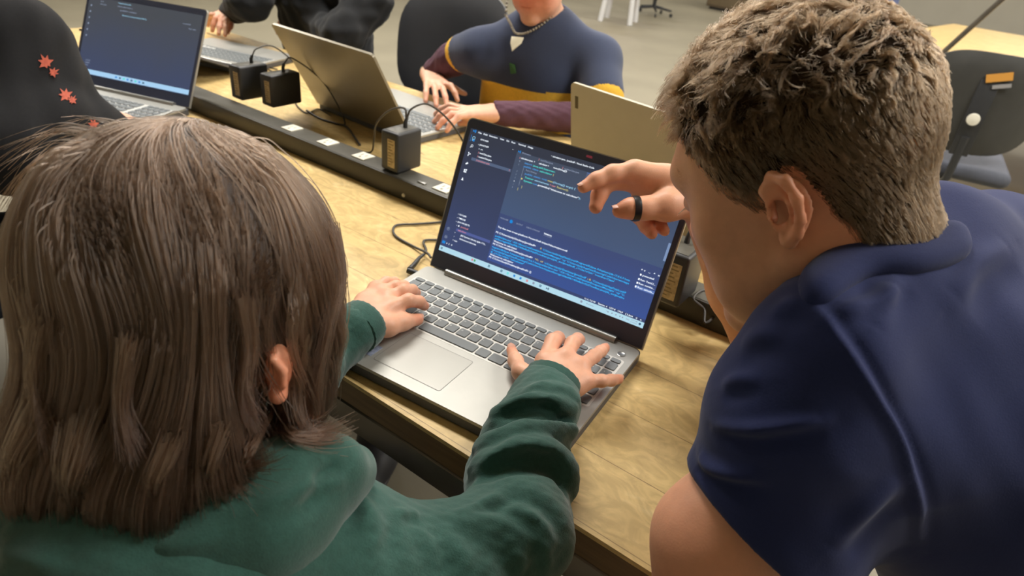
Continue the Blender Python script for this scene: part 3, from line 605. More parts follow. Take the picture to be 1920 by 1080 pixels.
MB().tube([Lc(T(768, 505, .7595)), Lc(T(776, 497, .759)), Lc(T(786, 484, .758)), Lc(T(795, 477, .757))], [.0046, .0042, .0032, .0022], 10).build('strain_relief', M['black'], dc)
path = [T(795, 477, zt), T(799, 468, zt), T(794, 455, zt), T(800, 450, zt), T(830, 449, zt), T(880, 440, zt)]
p2 = [T(808, 483, zt + .004), T(800, 474, zt + .005), T(775, 462, zt), T(745, 445, zt), T(737, 432, zt), T(745, 422, zt), T(780, 420, zt), T(830, 416, zt), T(885, 408, zt)]
MB().tube([Lc(q) for q in smoothpath(path)], .0021, 8).build('cord', M['cable'], dc)
MB().tube([Lc(q) for q in smoothpath(p2)], .0021, 8).build('cord', M['cable'], dc)
ad = lambda u, v, h: TB(u, v, TZ + SH + h)
cable('thin black cable from the second charger curling on the wood left of the champagne lid', [ad(-.79, .574, .097), ad(-.79, .6, .105), ad(-.74, .65, .05), TB(-.68, .66, zt), T(600, 205, zt), T(575, 212, zt), T(553, 190, zt), T(560, 160, zt), T(553, 148, zt), T(545, 165, zt), T(556, 182, zt)], .0018)
cable('thin black cable rising from the charger next to the dark blank screen', [ad(-.878, .549, .1), ad(-.878, .565, .115), ad(-.87, .61, .115), ad(-.85, .68, .05), TB(-.82, .76, zt + .002), T(500, 128, zt), T(520, 130, zt)], .0018)
cable('black cable on the wood from the strip to behind the champagne lid', [T(575, 207, zt), T(600, 222, zt), T(628, 231, zt), T(650, 238, zt), T(668, 262, zt), T(675, 272, zt)], .0026)
cable('black cable arching from the right-hand strip charger over the keyboard', [ad(-.303, .49, .1), ad(-.3, .5, .118), ad(-.285, .53, .125), ad(-.262, .57, .09), ad(-.235, .6, .03), ad(-.21, .59, -.01), TB(-.19, .57, zt), TB(-.17, .55, zt)], .002)
cable('black cable leading off the strip charger towards the champagne lid', [ad(-.303, .488, .1), ad(-.31, .49, .118), ad(-.36, .5, .1), ad(-.43, .53, .05), ad(-.47, .56, .0), TB(-.49, .57, zt + .001), T(672, 284, zt)], .002)
cable('black cables in a small loop beside the right-hand charger by the pointing arm', [T(1345, 560, zt + .04), T(1318, 545, zt + .04), T(1300, 560, zt + .045), T(1320, 580, zt + .03), T(1322, 605, zt + .02), T(1345, 590, zt + .02)], .002)
# ------------------------------------------------------------------ people: shared
def skinmat(name, col, red=.1):
    return mat(name, col, .48, noise=.05, scale=90, bump=.08, bscale=600, sss=.15, spec=.4, vcol='tint')
M['skin_girl'] = skinmat('skin fair', 'dba588'); M['skin_man'] = skinmat('skin tanned', 'd8a080'); M['skin_kid'] = skinmat('skin pale', 'deab90')
M['nail'] = mat('finger nails', 'cf9c86', .4, spec=.4)
M['denim'] = mat('dark denim', '2f3a4f', .85, noise=.12, scale=300)
M['shoe'] = mat('black shoe', '26262a', .5); M['sole'] = mat('shoe sole', 'b8b3a6', .6)
def palm(S, wr, mcps, rw, rm, k=.010, thick=.011):
    """wr: two wrist points (thumb side, little finger side)"""
    w0, w1 = np.asarray(wr[0], float), np.asarray(wr[1], float); n = len(mcps)
    for i, m in enumerate(mcps):
        a = w0 + (w1 - w0) * i / (n - 1); S.cone(a, m, rw, rm[i], k)
        if i: S.cone((a + np.asarray(m)) / 2, (np.asarray(mcps[i - 1]) + np.asarray(m)) / 2 * .6 + a * .4, thick, thick, k)
        if i: S.cone(mcps[i - 1], m, rm[i - 1] * .92, rm[i] * .92, k)
def digit(S, pts, r, k=.0045):
    S.chain(pts, r, k)
def nail_mesh(items, name, parent, m):
    for it in items: nail_one([it], name, parent, m)
def nail_one(items, name, parent, m):
    """items: (tip, direction, up, width, length)"""
    mb = MB()
    for tip, d, up, w, l in items:
        d = np.asarray(d, float); d /= np.linalg.norm(d); up = np.asarray(up, float); up = up - up @ d * d; up /= np.linalg.norm(up); s = np.cross(d, up); V = []; F = []; nu, nv = 7, 6
        for j in range(nv):
            for i in range(nu):
                a = (i / (nu - 1) - .5) * 2; b = j / (nv - 1); ww = w * math.sqrt(max(.0, 1 - (abs(b - .5) * 2) ** 4 * .55))
                V.append(np.asarray(tip) + s * a * ww + d * (b - .5) * l + up * (w * .42 * (1 - a * a)))
        for j in range(nv - 1):
            for i in range(nu - 1): F.append((j * nu + i, j * nu + i + 1, (j + 1) * nu + i + 1, (j + 1) * nu + i))
        mb.add(V, F)
    o = mb.build(name, m, parent); o.matrix_parent_inverse = worldm(parent).inverted(); return o
def body_mesh(name, S, h, m, parent, paint=None, smooth=2, base=(1, 1, 1)):
    V, F = S.mesh(h, smooth); me = mesh_np(name, V, F); c = np.tile(np.asarray(base, float), (len(V), 1))
    for q in (paint or []):
        cen, r, col = q; w = np.exp(-(np.linalg.norm(V - np.asarray(cen), axis=1) / r) ** 2)[:, None]; c = c * (1 - w) + c * np.asarray(col) * w
    vpaint(me, c); o = link(name, me, m, parent, world=True); return o
def cloth_mesh(name, S, h, m, parent, smooth=2, wr=None):
    V, F = S.mesh(h, smooth)
    if wr is not None:
        N = vnormals(V, F); V = V + N * wr(V)[:, None]
    me = mesh_np(name, V, F); return link(name, me, m, parent, world=True), V, F
def ridges(S, lines, d0=.25, inset=.35):
    """fold ridges: pixel polylines marched onto the cloth; radius, op"""
    base = S.copy()
    for pts, r, op, k in lines:
        X = [base.hit(x, y, d0) for x, y in pts]; X = [x for x in X if x is not None]
        if len(X) < 2: continue
        X = smoothpath(X, 4); X = [np.asarray(x) for x in X]; n = len(X); G = base.grad(np.array(X))
        rr = [r * (math.sin(math.pi * (i + .6) / (n + .2)) ** .6) for i in range(n)]
        C_ = [x - g * q * inset for x, g, q in zip(X, G, rr)] if op == 'u' else [x + g * q * .45 for x, g, q in zip(X, G, rr)]
        S.chain(C_, rr, k, op)
def flow_strands(S, roots, dirf, nstep, step, off, clump=None, seed=0, stepvar=.15, push=1.0):
    """grow strands over a signed distance body: roots (N,3); dirf(P,N,t,id)->direction; off (N,) or f(t) height above the body"""
    Pn = roots.copy(); out = [Pn.copy()]; N = len(roots); st = step * (1 + rng.uniform(-stepvar, stepvar, N))[:, None]
    for i in range(nstep):
        t = (i + 1) / nstep; G = S.grad(Pn, .002); D = dirf(Pn, G, t); D = D - (D * G).sum(1, keepdims=True) * G * push
        D /= np.linalg.norm(D, axis=1, keepdims=True) + 1e-9; Pn = Pn + D * st
        d = S.ev(Pn); o = off(t) if callable(off) else off; Pn = Pn - S.grad(Pn, .002) * np.clip(d - o, -.02, .02)[:, None]; out.append(Pn.copy())
    return np.stack(out, 1)
def clumped(paths, ng, amt, seed=0):
    """pull strands towards guide strands, more so at the tip"""
    N = len(paths); g = rng.choice(N, ng, replace=False); R = paths[:, 0]; gi = np.zeros(N, int)
    for a in range(0, N, 4000):
        d = ((R[a:a + 4000, None, :] - R[g][None]) ** 2).sum(2); gi[a:a + 4000] = g[d.argmin(1)]
    k = paths.shape[1]; t = np.linspace(0, 1, k)[None, :, None]; am = (amt if np.ndim(amt) else np.full(N, amt))[:, None, None]
    tgt = paths[gi] + (paths[:, :1] - paths[gi][:, :1]) * .35
    w = am * t ** .8; return paths * (1 - w) + tgt * w
UP = np.array([0, 0, 1.]); AWAYV = CR[2]; DOWNV = CR[1]
def head_sdf(S, c, Rm, s=1.0):
    """adult head. local axes: x person's left, y face, z up"""
    c = np.asarray(c, float); L = lambda x, y, z: c + Rm @ (np.array([x, y, z]) * s)
    E = lambda x, y, z, r, R=None, k=.02, op='u': S.ell(L(x, y, z), np.array(r) * s, Rm if R is None else Rm @ R, k * s, op)
    K = lambda a, b, ra, rb, k=.02, op='u': S.cone(L(*a), L(*b), ra * s, rb * s, k * s, op)
    E(0, -.005, .033, (.074, .088, .084)); E(0, .045, .02, (.062, .052, .062), k=.03); E(0, .03, -.05, (.056, .06, .075), k=.03)
    for sx in (-1, 1):
        K((sx * .054, -.005, -.055), (sx * .012, .078, -.106), .016, .014, .03); E(sx * .043, .058, -.026, (.022, .020, .020), k=.03); E(sx * .042, .045, -.07, (.022, .03, .028), k=.03)
    E(0, .082, -.107, (.019, .016, .015), k=.02)
    K((-.036, .082, .025), (.036, .082, .025), .012, .012, .02)
    for sx in (-1, 1): E(sx * .031, .103, .002, (.015, .016, .011), k=.016, op='s')
    for sx in (-1, 1): E(sx * .031, .083, .001, (.0135, .012, .0105), k=.004)
    K((0, .091, .014), (0, .110, -.028), .0075, .0105, .012)
    for sx in (-1, 1): E(sx * .0125, .101, -.033, (.0075, .010, .0075), k=.009)
    for sx in (-1, 1): E(sx * .0065, .106, -.0415, (.0035, .005, .003), k=.003, op='s')
    E(0, .078, -.065, (.030, .018, .026), k=.02)
    K((-.02, .088, -.060), (.02, .088, -.060), .0048, .0048, .008); K((-.016, .088, -.073), (.016, .088, -.073), .0055, .0055, .008); K((-.023, .094, -.0665), (.023, .094, -.0665), .0016, .0016, .004, 's')
    for sx in (-1, 1):
        h = [(.006, .004, .071), (.006, .020, .076), (-.008, .032, .082), (-.024, .027, .088), (-.032, .009, .090), (-.028, -.010, .086), (-.018, -.024, .081), (-.006, -.031, .077)]
        h = [(y * .74, z * .74, .0715 + (x - .071) * .8) for y, z, x in h]; pts = [L(sx * (x + .002 + .10 * max(0, -y)), y - .008, z - .012) for y, z, x in h]
        S.chain(pts, [.0034 * s, .0037 * s, .0038 * s, .0038 * s, .0036 * s, .0034 * s, .0038 * s, .0046 * s], .004 * s)
        ax = np.array([[math.cos(.35), 0, -sx * math.sin(.35)], [0, 1, 0], [sx * math.sin(.35), 0, math.cos(.35)]]); ax = np.array([[math.cos(.4), sx * math.sin(.4), 0], [-sx * math.sin(.4), math.cos(.4), 0], [0, 0, 1]])
        E(sx * .0775, -.017, -.011, (.0036, .0155, .0225), ax, .004)
        S.chain([L(sx * .0805, -.016, .003), L(sx * .0835, -.0235, -.008), L(sx * .080, -.018, -.022)], .0029 * s, .004 * s)
        E(sx * .081, -.012, -.013, (.0055, .006, .0085), ax, .005, 's'); E(sx * .0755, -.010, -.0335, (.0045, .006, .007), k=.005); E(sx * .0755, -.003, -.016, (.004, .004, .006), k=.004)
    return L
def frame(fwd, up):
    f = np.asarray(fwd, float) / np.linalg.norm(fwd); u = np.asarray(up, float); u = u - u @ f * f; u /= np.linalg.norm(u); return np.stack([np.cross(u, -f) * -1 if False else np.cross(f, u) * -1, f, u], 1)
# ------------------------------------------------------------------ the girl in the green hoodie, seen from behind
girl = empty('person', (.16, -.26, 0), 0, 'child with long light brown hair in a green hoodie, seen from behind typing', 'person')
M['green'] = mat('bottle green fleece', '30524a', .92, noise=.10, scale=260, bump=.25, bscale=700, sheen=.25, spec=.2)
DH = .445
hc_ = P(318, 490, DH)                                   # middle of the head
HS = Sdf()
HS.ell(hc_ + [0, .012, .0], (.098, .095, .090)); HS.cone(hc_ + [.0, .012, -.02], hc_ + [-.006, .010, -.085], .096, .090, .03); HS.ell(P(300, 800, DH), (.092, .078, .050), k=.03)
HS.ell(P(130, 850, DH - .01), (.052, .045, .036), k=.03)
HS.ell(P(330, 690, DH + .01), (.100, .08, .07), k=.03); HS.chain([P(585, 500, DH + .015), P(588, 620, DH + .02), P(575, 720, DH + .03), P(560, 800, DH + .03)], [.018, .018, .015, .010], .012)
HS.chain([P(512, 690, DH - .02), P(505, 750, DH - .02), P(520, 800, DH)], [.010, .014, .008], .016, 's')
SK = Sdf()
GR = frame([.02, .86, -.5], [0, .5, .86]); GLf = head_sdf(SK, hc_ + [0, .022, -.02], GR, .83); SK.cone(hc_ + [0, .0, -.06], hc_ + [0, -.005, -.15], .04, .043, .03)
HS0 = HS.hit(497, 712); ear = HS0 + AWAYV * .020 + DOWNV * .004
SK.ell(ear + [-.002, .004, .008], (.007, .010, .018), k=.004); SK.ell(ear + [.001, -.001, -.009], (.0062, .0065, .0075), k=.004); SK.chain([ear + [.004, -.004, .022], ear + [.007, .0, .012], ear + [.006, -.001, .0]], .003, .002)
SK.cone(hc_ + [.02, .03, -.08], ear + [-.018, .022, -.012], .024, .012, .01); SK.cone(ear + [-.016, .02, -.02], ear + [-.014, .03, -.06], .014, .012, .01)
sl, sr = P(0, 1010, .475), P(690, 1010, .49); spine = P(330, 1010, .485)
SK.cone(spine + [0, -.02, -.04], spine + [0, -.03, -.22], .035, .045, .03)
wR = T(1034, 722, .797); eR = P(1003, 985, .575)
SK.chain([sr + [0, 0, -.02], P(838, 1088, .56), P(966, 1008, .60), P(975, 900, .655), P(992, 830, .70), P(1018, 767, .737), wR], [.022, .022, .022, .022, .021, .020, .019], .01); SK.cone(spine + [0, -.02, -.04], sr + [0, 0, -.03], .03, .022, .02)
wL = T(668, 616, .799); eL = P(500, 800, .66)
SK.cone(spine + [0, -.02, -.04], sl + [0, 0, -.03], .03, .022, .02); SK.chain([sl + [0, 0, -.02], P(420, 830, .605), P(560, 690, .755), P(622, 636, .812), wL], [.022, .022, .021, .02, .019], .01)
# right hand
tz = .771
mc = [T(1021, 677, .806), T(1060, 671, .810), T(1088, 688, .808), T(1098, 715, .802)]
palm(SK, (T(1012, 714, .797), T(1062, 734, .796)), mc, .0125, (.0098, .0098, .0092, .0085))
digit(SK, [mc[0], T(1037, 640, .809), T(1046, 634, .792), T(1050, 637, .780)], [.0098, .0100, .0088, .0074])
digit(SK, [mc[1], T(1074, 643, .812), T(1083, 636, .800), T(1088, 637, .786)], [.0096, .0088, .0080, .0070])
digit(SK, [mc[2], T(1114, 668, .806), T(1126, 659, .796), T(1134, 653, .785)], [.0090, .0082, .0076, .0068])
digit(SK, [mc[3], T(1128, 714, .801), T(1146, 713, .793), T(1160, 711, .786)], [.0082, .0074, .0070, .0063])
digit(SK, [T(1000, 712, .796), T(977, 697, .794), T(967, 677, .788), T(959, 656, .782)], [.012, .0100, .0084, .0068], .008)
# left hand
ml = [T(733, 577, .803), T(727, 560, .803), T(715, 548, .800), T(704, 540, .796)]
palm(SK, (T(680, 628, .797), T(660, 592, .796)), ml, .0125, (.0102, .0098, .0092, .0086))
digit(SK, [ml[0], T(766, 563, .808), T(786, 566, .798), T(796, 574, .785)], [.0098, .0090, .0080, .0068])
digit(SK, [ml[1], T(757, 545, .809), T(773, 544, .799), T(781, 549, .784)], [.0096, .0088, .0078, .0066])
digit(SK, [ml[2], T(742, 537, .804), T(758, 536, .796), T(766, 541, .782)], [.0090, .0082, .0074, .0062])
digit(SK, [ml[3], T(724, 528, .798), T(740, 528, .790), T(748, 531, .781)], [.0082, .0072, .0066, .0058])
digit(SK, [T(694, 616, .795), T(728, 612, .793), T(755, 604, .790), T(783, 599, .783)], [.0135, .0120, .0100, .0082], .010)
red = (1.0, .80, .76)
gp = [(T(1050, 637, .785), .012, red), (T(1088, 637, .79), .012, red), (T(1134, 653, .79), .012, red), (T(1160, 711, .79), .013, red), (T(957, 655, .785), .012, red), (T(796, 574, .787), .014, red), (T(781, 549, .787), .013, red), (T(783, 599, .785), .014, red)] + [(q, .009, (1, .86, .82)) for q in mc + ml] + [(ear, .03, (1.0, .72, .66))]
gb = body_mesh('body', SK, .0023, M['skin_girl'], girl, gp, 2)
nails = []
for a, b, w in ((T(1126, 659, .796), T(1134, 653, .785), .0048), (T(1146, 713, .793), T(1160, 711, .786), .0044), (T(967, 677, .788), T(959, 656, .782), .0052), (T(755, 604, .790), T(783, 599, .783), .0056), (T(786, 566, .798), T(796, 574, .785), .0048)):
    d = b - a; d /= np.linalg.norm(d); up = UP - UP @ d * d; up /= np.linalg.norm(up); nails.append((b + up * w * .95 + d * .001, d, up, w, w * 2.2))
nail_mesh(nails, 'fingernail', girl, M['nail'])
# hoodie
H = Sdf()
back = P(360, 1190, .50)
H.ell(back, (.150, .105, .17), k=.03); H.cone(spine + [0, -.0, -.02], spine + [0, -.03, -.30], .125, .14, .05)
H.cone(P(330, 990, .485), P(640, 1050, .50), .060, .052, .04); H.cone(P(330, 985, .485), P(-20, 1020, .475), .060, .055, .04)
sh = P(655, 1062, .505)
H.chain([sh, P(838, 1078, .548), P(966, 1000, .59)], [.056, .0505, .049], .03)
H.chain([P(966, 1000, .59), P(972, 900, .655), P(985, 830, .70), P(1018, 765, .735), wR + [-.001, -.008, .0]], [.049, .0485, .044, .037, .0335], .02)
H.chain([P(-20, 1030, .475), P(420, 830, .60), P(560, 690, .752), P(620, 638, .81), T(662, 618, .80)], [.056, .05, .042, .036, .031], .025)
dR = (mc[1] - wR); H.cut(wR + dR * .02, dR, .004)
# hood lying behind the neck
HD = Sdf()
ring = [P(-30, 985, .44), P(120, 1010, .435), P(300, 990, .425), P(430, 945, .425), P(545, 893, .44), P(628, 868, .462), P(655, 878, .49), P(640, 905, .50)]
HD.chain(ring, [.030, .030, .030, .029, .026, .0185, .016, .014], .015)
HD.chain([P(180, 1060, .43), P(350, 1040, .42), P(500, 990, .43), P(610, 930, .465)], [.03, .034, .032, .02], .03)
pass
fold = [([(893, 838), (940, 822), (1000, 806), (1052, 800), (1072, 808)], .0085, 'u', .014), ([(902, 812), (960, 790), (1020, 782), (1070, 790)], .006, 's', .012),
 ([(885, 880), (930, 862), (985, 846), (1030, 850), (1062, 880), (1072, 920)], .0095, 'u', .014), ([(900, 898), (945, 878), (990, 870), (1035, 880), (1058, 915)], .006, 's', .012), ([(925, 772), (975, 757), (1030, 752), (1075, 765)], .0065, 'u', .012), ([(930, 785), (980, 772), (1035, 766)], .0045, 's', .01),
 ([(985, 735), (1030, 728), (1080, 745)], .0045, 'u', .01)]
ridges(H, fold)
HV, HF = H.mesh(.0028, 2); HV = HV + vnormals(HV, HF) * (.0012 * wob(HV, 45, 1) + .0005 * wob(HV, 140, 2))[:, None]
def onto_h(p): return [x for x in (H.hit(a, b) for a, b in p) if x is not None]
gf = [([(850, 965), (905, 945), (945, 925)], .005, .006, 1), ([(845, 985), (905, 972), (960, 992), (1000, 1035)], .006, .008, 1), ([(890, 990), (940, 1012), (970, 1045), (985, 1078)], .006, .008, 1), ([(930, 952), (975, 958), (1015, 985), (1042, 1035)], .0055, .007, -1),
 ([(1000, 1000), (1022, 1035), (1030, 1078)], .004, .006, 1), ([(668, 930), (684, 955), (676, 1000)], .005, .006, 1), ([(700, 948), (705, 990), (690, 1050)], .0035, .008, -1), ([(742, 968), (768, 958), (790, 966)], .004, .005, 1), ([(770, 975), (805, 1015), (825, 1075)], .003, .008, 1),
 ([(585, 912), (612, 888), (640, 868)], -.007, .008, 1), ([(655, 925), (600, 962), (560, 1005), (545, 1045)], -.006, .010, 1), ([(450, 968), (540, 935), (610, 905)], -.006, .009, 1), ([(200, 1045), (400, 1035), (520, 1000)], -.005, .010, 1), ([(0, 1045), (60, 1050), (130, 1078)], .004, .008, 1), ([(500, 1075), (560, 1040), (640, 1010)], .0035, .012, 1), ([(880, 1075), (860, 1030), (820, 1000)], .0035, .010, -1)]
HV = folds(HV, HF, [(onto_h(p), h, w, s) for p, h, w, s in gf if len(onto_h(p)) > 2]); hood_o = link('hoodie', mesh_np('hoodie', HV, HF), M['green'], girl, world=True)
Vd, Fd = HD.mesh(.0028, 3); Vd = Vd + vnormals(Vd, Fd) * (.0018 * wob(Vd, 40, 3))[:, None]
def onto_d(p): return [x for x in (HD.hit(a, b) for a, b in p) if x is not None]
Vd = folds(Vd, Fd, [(onto_d(p), h, w, s) for p, h, w, s in [([(585, 908), (612, 886), (640, 868)], -.006, .006, 1), ([(640, 915), (600, 930), (560, 955)], -.004, .006, 1), ([(480, 960), (540, 930), (590, 895)], .004, .006, 1), ([(250, 1020), (330, 1022), (420, 1000)], .004, .007, 1)] if len(onto_d(p)) > 2])
link('hood', mesh_np('hood', Vd, Fd), M['green'], hood_o, world=True)
# cuffs: ribbed bands
def cuff(name, a, d, r0, r1, w, m, parent, flat=1.0, n=48, ribs=24):
    d = np.asarray(d, float) / np.linalg.norm(d); R = basis(d); V = []; F = []; prof = [(-w / 2, -.003), (-w / 2 + .002, .0012), (-w / 4, .002), (0, .0022), (w / 4, .002), (w / 2 - .002, .0012), (w / 2, -.001), (w / 2 - .003, -.006)]
    for z, o in prof:
        for k in range(n):
            an = 2 * math.pi * k / n; rr = r0 + (r1 - r0) * (z / w + .5) + o + .0004 * math.cos(an * ribs); V.append(np.asarray(a) + R @ np.array([math.cos(an) * rr, math.sin(an) * rr * flat, z]))
    for i in range(len(prof) - 1):
        for k in range(n): F.append((i * n + k, i * n + (k + 1) % n, (i + 1) * n + (k + 1) % n, (i + 1) * n + k))
    mb = MB().add(V, F); return mb.build(name, m, parent)
def local(o, parent):
    o.matrix_parent_inverse = worldm(parent).inverted(); return o
local(cuff('cuff', wR - dR * .10, dR, .0335, .0325, .03, M['green'], hood_o), hood_o)
dL = ml[1] - wL; local(cuff('cuff', T(674, 612, .80) , dL, .0305, .030, .028, M['green'], hood_o), hood_o)
# ------------------------------------------------------------------ her hair
M['hairbase_g'] = mat('hair undercoat brown', '3a2a20', .6, noise=.3, scale=60, stretch=(4, 4, .6))
HC = HS.copy(); fcen = GLf(0, .115, -.035); HC.ell(fcen, (.058, .065, .085), GR, .012, 's'); HC.cone(ear + AWAYV * .01, ear - AWAYV * .05, .014, .016, .006, 's'); HC.cut(P(300, 930, DH - .07), -UP, .02)
Vh, Fh = HC.mesh(.003, 3); hme = mesh_np('hair', Vh - vnormals(Vh, Fh) * .004, Fh); ghair = link('hair', hme, M['hairbase_g'], girl, world=True)
crown = hc_ + np.array([-.01, .055, .075])
def groots(n):
    u = rng.normal(size=(n, 3)); u[:, 2] = np.abs(u[:, 2]) * .9 + .0; u /= np.linalg.norm(u, axis=1, keepdims=True); X = hc_ + u * .1
    for _ in range(6): X = X - HS.grad(X) * HS.ev(X)[:, None]
    return X
n = 20000; roots = groots(n)
def gdir(Pp, G, t):
    o = Pp - crown; o[:, 2] = 0; o /= np.linalg.norm(o, axis=1, keepdims=True) + 1e-6
    D = o * max(0, 1 - 2.2 * t) * 1.0 + np.array([0, 0, -1.]) * (.25 + 1.6 * t) + wobv(Pp, 17, 3) * .20 + wobv(Pp, 8, 6) * .22
    if t > .8: D += G * .5 * (t - .8) * 5 + wobv(Pp, 30, 9) * .35
    return D
L_ = .30 + rng.uniform(-.05, .03, n); off = rng.uniform(-.007, .002, n) + .0045 * wob(roots, 48, 4) + .004 * (rng.uniform(0, 1, n) > .97)
hp_ = []; k = 22
paths = flow_strands(HS, roots, gdir, k, 1.0, off) if False else None
def grow(roots, L, k, off, push=.92):
    Pn = roots.copy(); out = [Pn.copy()]; st = (L / k)[:, None]
    for i in range(k):
        t = (i + 1) / k; G = HS.grad(Pn, .002); D = gdir(Pn, G, t); D = D - (D * G).sum(1, keepdims=True) * G * (push if t < .8 else .5)
        D /= np.linalg.norm(D, axis=1, keepdims=True) + 1e-9; Pn = Pn + D * st; d = HS.ev(Pn)
        Pn = Pn - G * np.clip(d - off, -.02, .02)[:, None] * (1 if t < .8 else .25); out.append(Pn.copy())
    return np.stack(out, 1)
# roots start spread all over the cap, so shorter lengths lower down
hgt = (roots[:, 2] - hc_[2]); L_ = .16 + np.clip(hgt, -.02, .10) * 1.05 + rng.uniform(-.065, .028, n)
paths = grow(roots, L_, k, off); paths = clumped(paths, 300, np.clip(rng.normal(.6, .25, n), 0, .95))
eo_ = paths - ear; ed_l = eo_ @ AWAYV; ff = ((paths - fcen) @ GR) / np.array([.05, .06, .08]); near = ((np.linalg.norm(eo_ - ed_l[..., None] * AWAYV, axis=2) < .0125) & (np.abs(ed_l) < .06)).any(1) & (rng.uniform(0, 1, n) < .95) | (np.linalg.norm(ff, axis=2) < 1).any(1); paths = paths[~near]; off = off[~near]; roots = roots[~near]; n = len(paths)
M['hair_g'] = hairmat('light brown hair', '49372a', .34, .38, '2e1d15')  # reddish tips, darkened further to put shade on the lower hair into the colour
tone = np.clip(.5 + .28 * wob(roots, 60, 8) + .22 * wob(roots, 130, 11) + 45 * off, 0, 1)  # random tone, plus painted shade: strands lying deeper are darker
strands('hair_strands', paths, rng.uniform(.0002, .00036, n), M['hair_g'], ghair, tone=tone)

# loose locks: flicked ends, the lock before the ear, fly-aways on the crown
def lock(pts, nst, w0, w1, splay=.004, seed=0):
    w1 *= .45; nst = int(nst * .8)
    base = np.array(smoothpath(pts, 5)); kk = len(base); o = rng.normal(size=(nst, 1, 3)); o /= np.linalg.norm(o, axis=2, keepdims=True); o *= rng.uniform(.1, 1, (nst, 1, 1)); t = np.linspace(0, 1, kk)[None, :, None]
    wv = w0 + (w1 - w0) * t; r2 = rng.normal(size=(nst, 1, 3)) * splay; s_ = 1 - .12 * rng.uniform(0, 1, (nst, 1, 1)); i_ = np.clip((np.linspace(0, 1, kk)[None] * s_[:, :, 0]) * (kk - 1), 0, kk - 1.001); a = i_.astype(int); f = (i_ - a)[..., None]
    return base[a] * (1 - f) + base[a + 1] * f + o * wv + r2 * t ** 2
def surf(x, y, dz=0.): 
    h = HS.hit(x, y); return (h if h is not None else P(x, y, DH)) + AWAYV * dz
LK = [lock([surf(600, 430, .01), surf(622, 520, .006), surf(608, 620, .0), P(590, 720, DH + .0), P(583, 800, DH + .01)], 260, .012, .006),
 lock([surf(560, 640), surf(552, 720, -.002), P(560, 790, DH - .01), P(592, 818, DH), P(645, 798, DH + .01)], 220, .010, .004, .006), lock([surf(540, 700), surf(530, 770), P(545, 815, DH - .02), P(590, 825, DH - .01), P(632, 815, DH)], 160, .009, .004, .006),
 lock([surf(500, 770, -.002), surf(470, 840, -.003), P(450, 868, DH - .04), P(480, 872, DH - .045), P(512, 862, DH - .045)], 110, .008, .003, .005), lock([surf(420, 800, -.002), surf(400, 870, -.004), P(405, 903, DH - .045), P(440, 908, DH - .05), P(462, 932, DH - .05)], 90, .008, .003, .005),
 lock([surf(330, 820, -.003), surf(300, 900, -.004), P(320, 945, DH - .04), P(370, 955, DH - .045)], 130, .010, .005, .006), lock([surf(80, 780, -.002), surf(45, 860, -.004), P(60, 930, DH - .035), P(140, 958, DH - .04)], 260, .016, .008, .006), lock([surf(170, 800, -.002), surf(150, 890, -.004), P(170, 945, DH - .04), P(250, 962, DH - .045)], 260, .016, .008, .006),
 lock([surf(455, 560, -.001), surf(470, 650, -.003), surf(462, 740, -.003), surf(480, 800, -.002)], 150, .008, .005), lock([surf(250, 640, -.003), surf(240, 760, -.005), surf(265, 860, -.004)], 200, .009, .006), lock([surf(95, 600, -.003), surf(80, 720, -.005), surf(110, 840, -.004)], 200, .010, .007),
 lock([surf(190, 250, .004), P(120, 240, DH + .02), P(60, 262, DH + .02), P(-10, 305, DH + .02)], 26, .010, .010, .006), lock([surf(170, 270, .004), P(110, 275, DH + .01), P(50, 320, DH + .0), P(-5, 400, DH)], 40, .012, .010, .006), lock([surf(230, 235, .004), P(170, 222, DH + .03), P(120, 236, DH + .03)], 12, .006, .006, .006)]
for i, pth in enumerate(LK):
    pass
kk = 16; res = []
for pth in LK:
    q_ = np.linspace(0, pth.shape[1] - 1.001, kk); a = q_.astype(int); f = (q_ - a)[None, :, None]; res.append(pth[:, a] * (1 - f) + pth[:, a + 1] * f)
res = np.concatenate(res); strands('loose_locks', res, rng.uniform(.0002, .00034, len(res)), M['hair_g'], ghair, tone=rng.uniform(.3, 1, len(res)))

eyes_g = [(sx, GLf(sx * .031, .0795, -.003)) for sx in (-1, 1)]
for sx, pe in eyes_g:
    o = MB().lathe([(.0001, -.0118)] + [(.0118 * math.cos(a), .0118 * math.sin(a)) for a in np.linspace(-1.5, 1.5, 9)] + [(.0001, .0118)], (0, 0, 0), 14).build('eye', M['white'], girl); mt = Matrix((GR * .83).tolist()).to_4x4(); mt.translation = Vector(pe); o.matrix_parent_inverse = worldm(girl).inverted(); o.matrix_basis = mt
# ------------------------------------------------------------------ the man in the navy polo shirt, leaning in from the right
man = empty('person', (.66, .1, 0), 0, 'man with short curly brown hair in a navy polo shirt, pointing at the screen', 'person')
M['navy'] = mat('navy jersey', '222b56', .85, noise=.05, scale=500, bump=.12, bscale=900, sheen=.12, spec=.2)
RIGHT, DOWN, AWAY = CR[0], CR[1], CR[2]
yaw, pitch, roll = math.radians(162.8), math.radians(32), math.radians(3)
fwd = np.array([math.cos(yaw) * math.cos(pitch), math.sin(yaw) * math.cos(pitch), -math.sin(pitch)])
upv = np.array([math.cos(yaw) * math.sin(pitch), math.sin(yaw) * math.sin(pitch), math.cos(pitch)]); lef = np.cross(upv, fwd)
upv = upv * math.cos(roll) + lef * math.sin(roll); MRm = frame(fwd, upv)
MH = np.array([.5055, .0716, 1.1158]); MS = 1.03
B = Sdf(); ML = head_sdf(B, MH, MRm, MS)
nb = P(1690, 545, .555)
B.cone(ML(0, -.022, -.055), nb, .050 * MS, .050, .03); B.cone(nb, P(1780, 700, .58), .05, .05, .03)
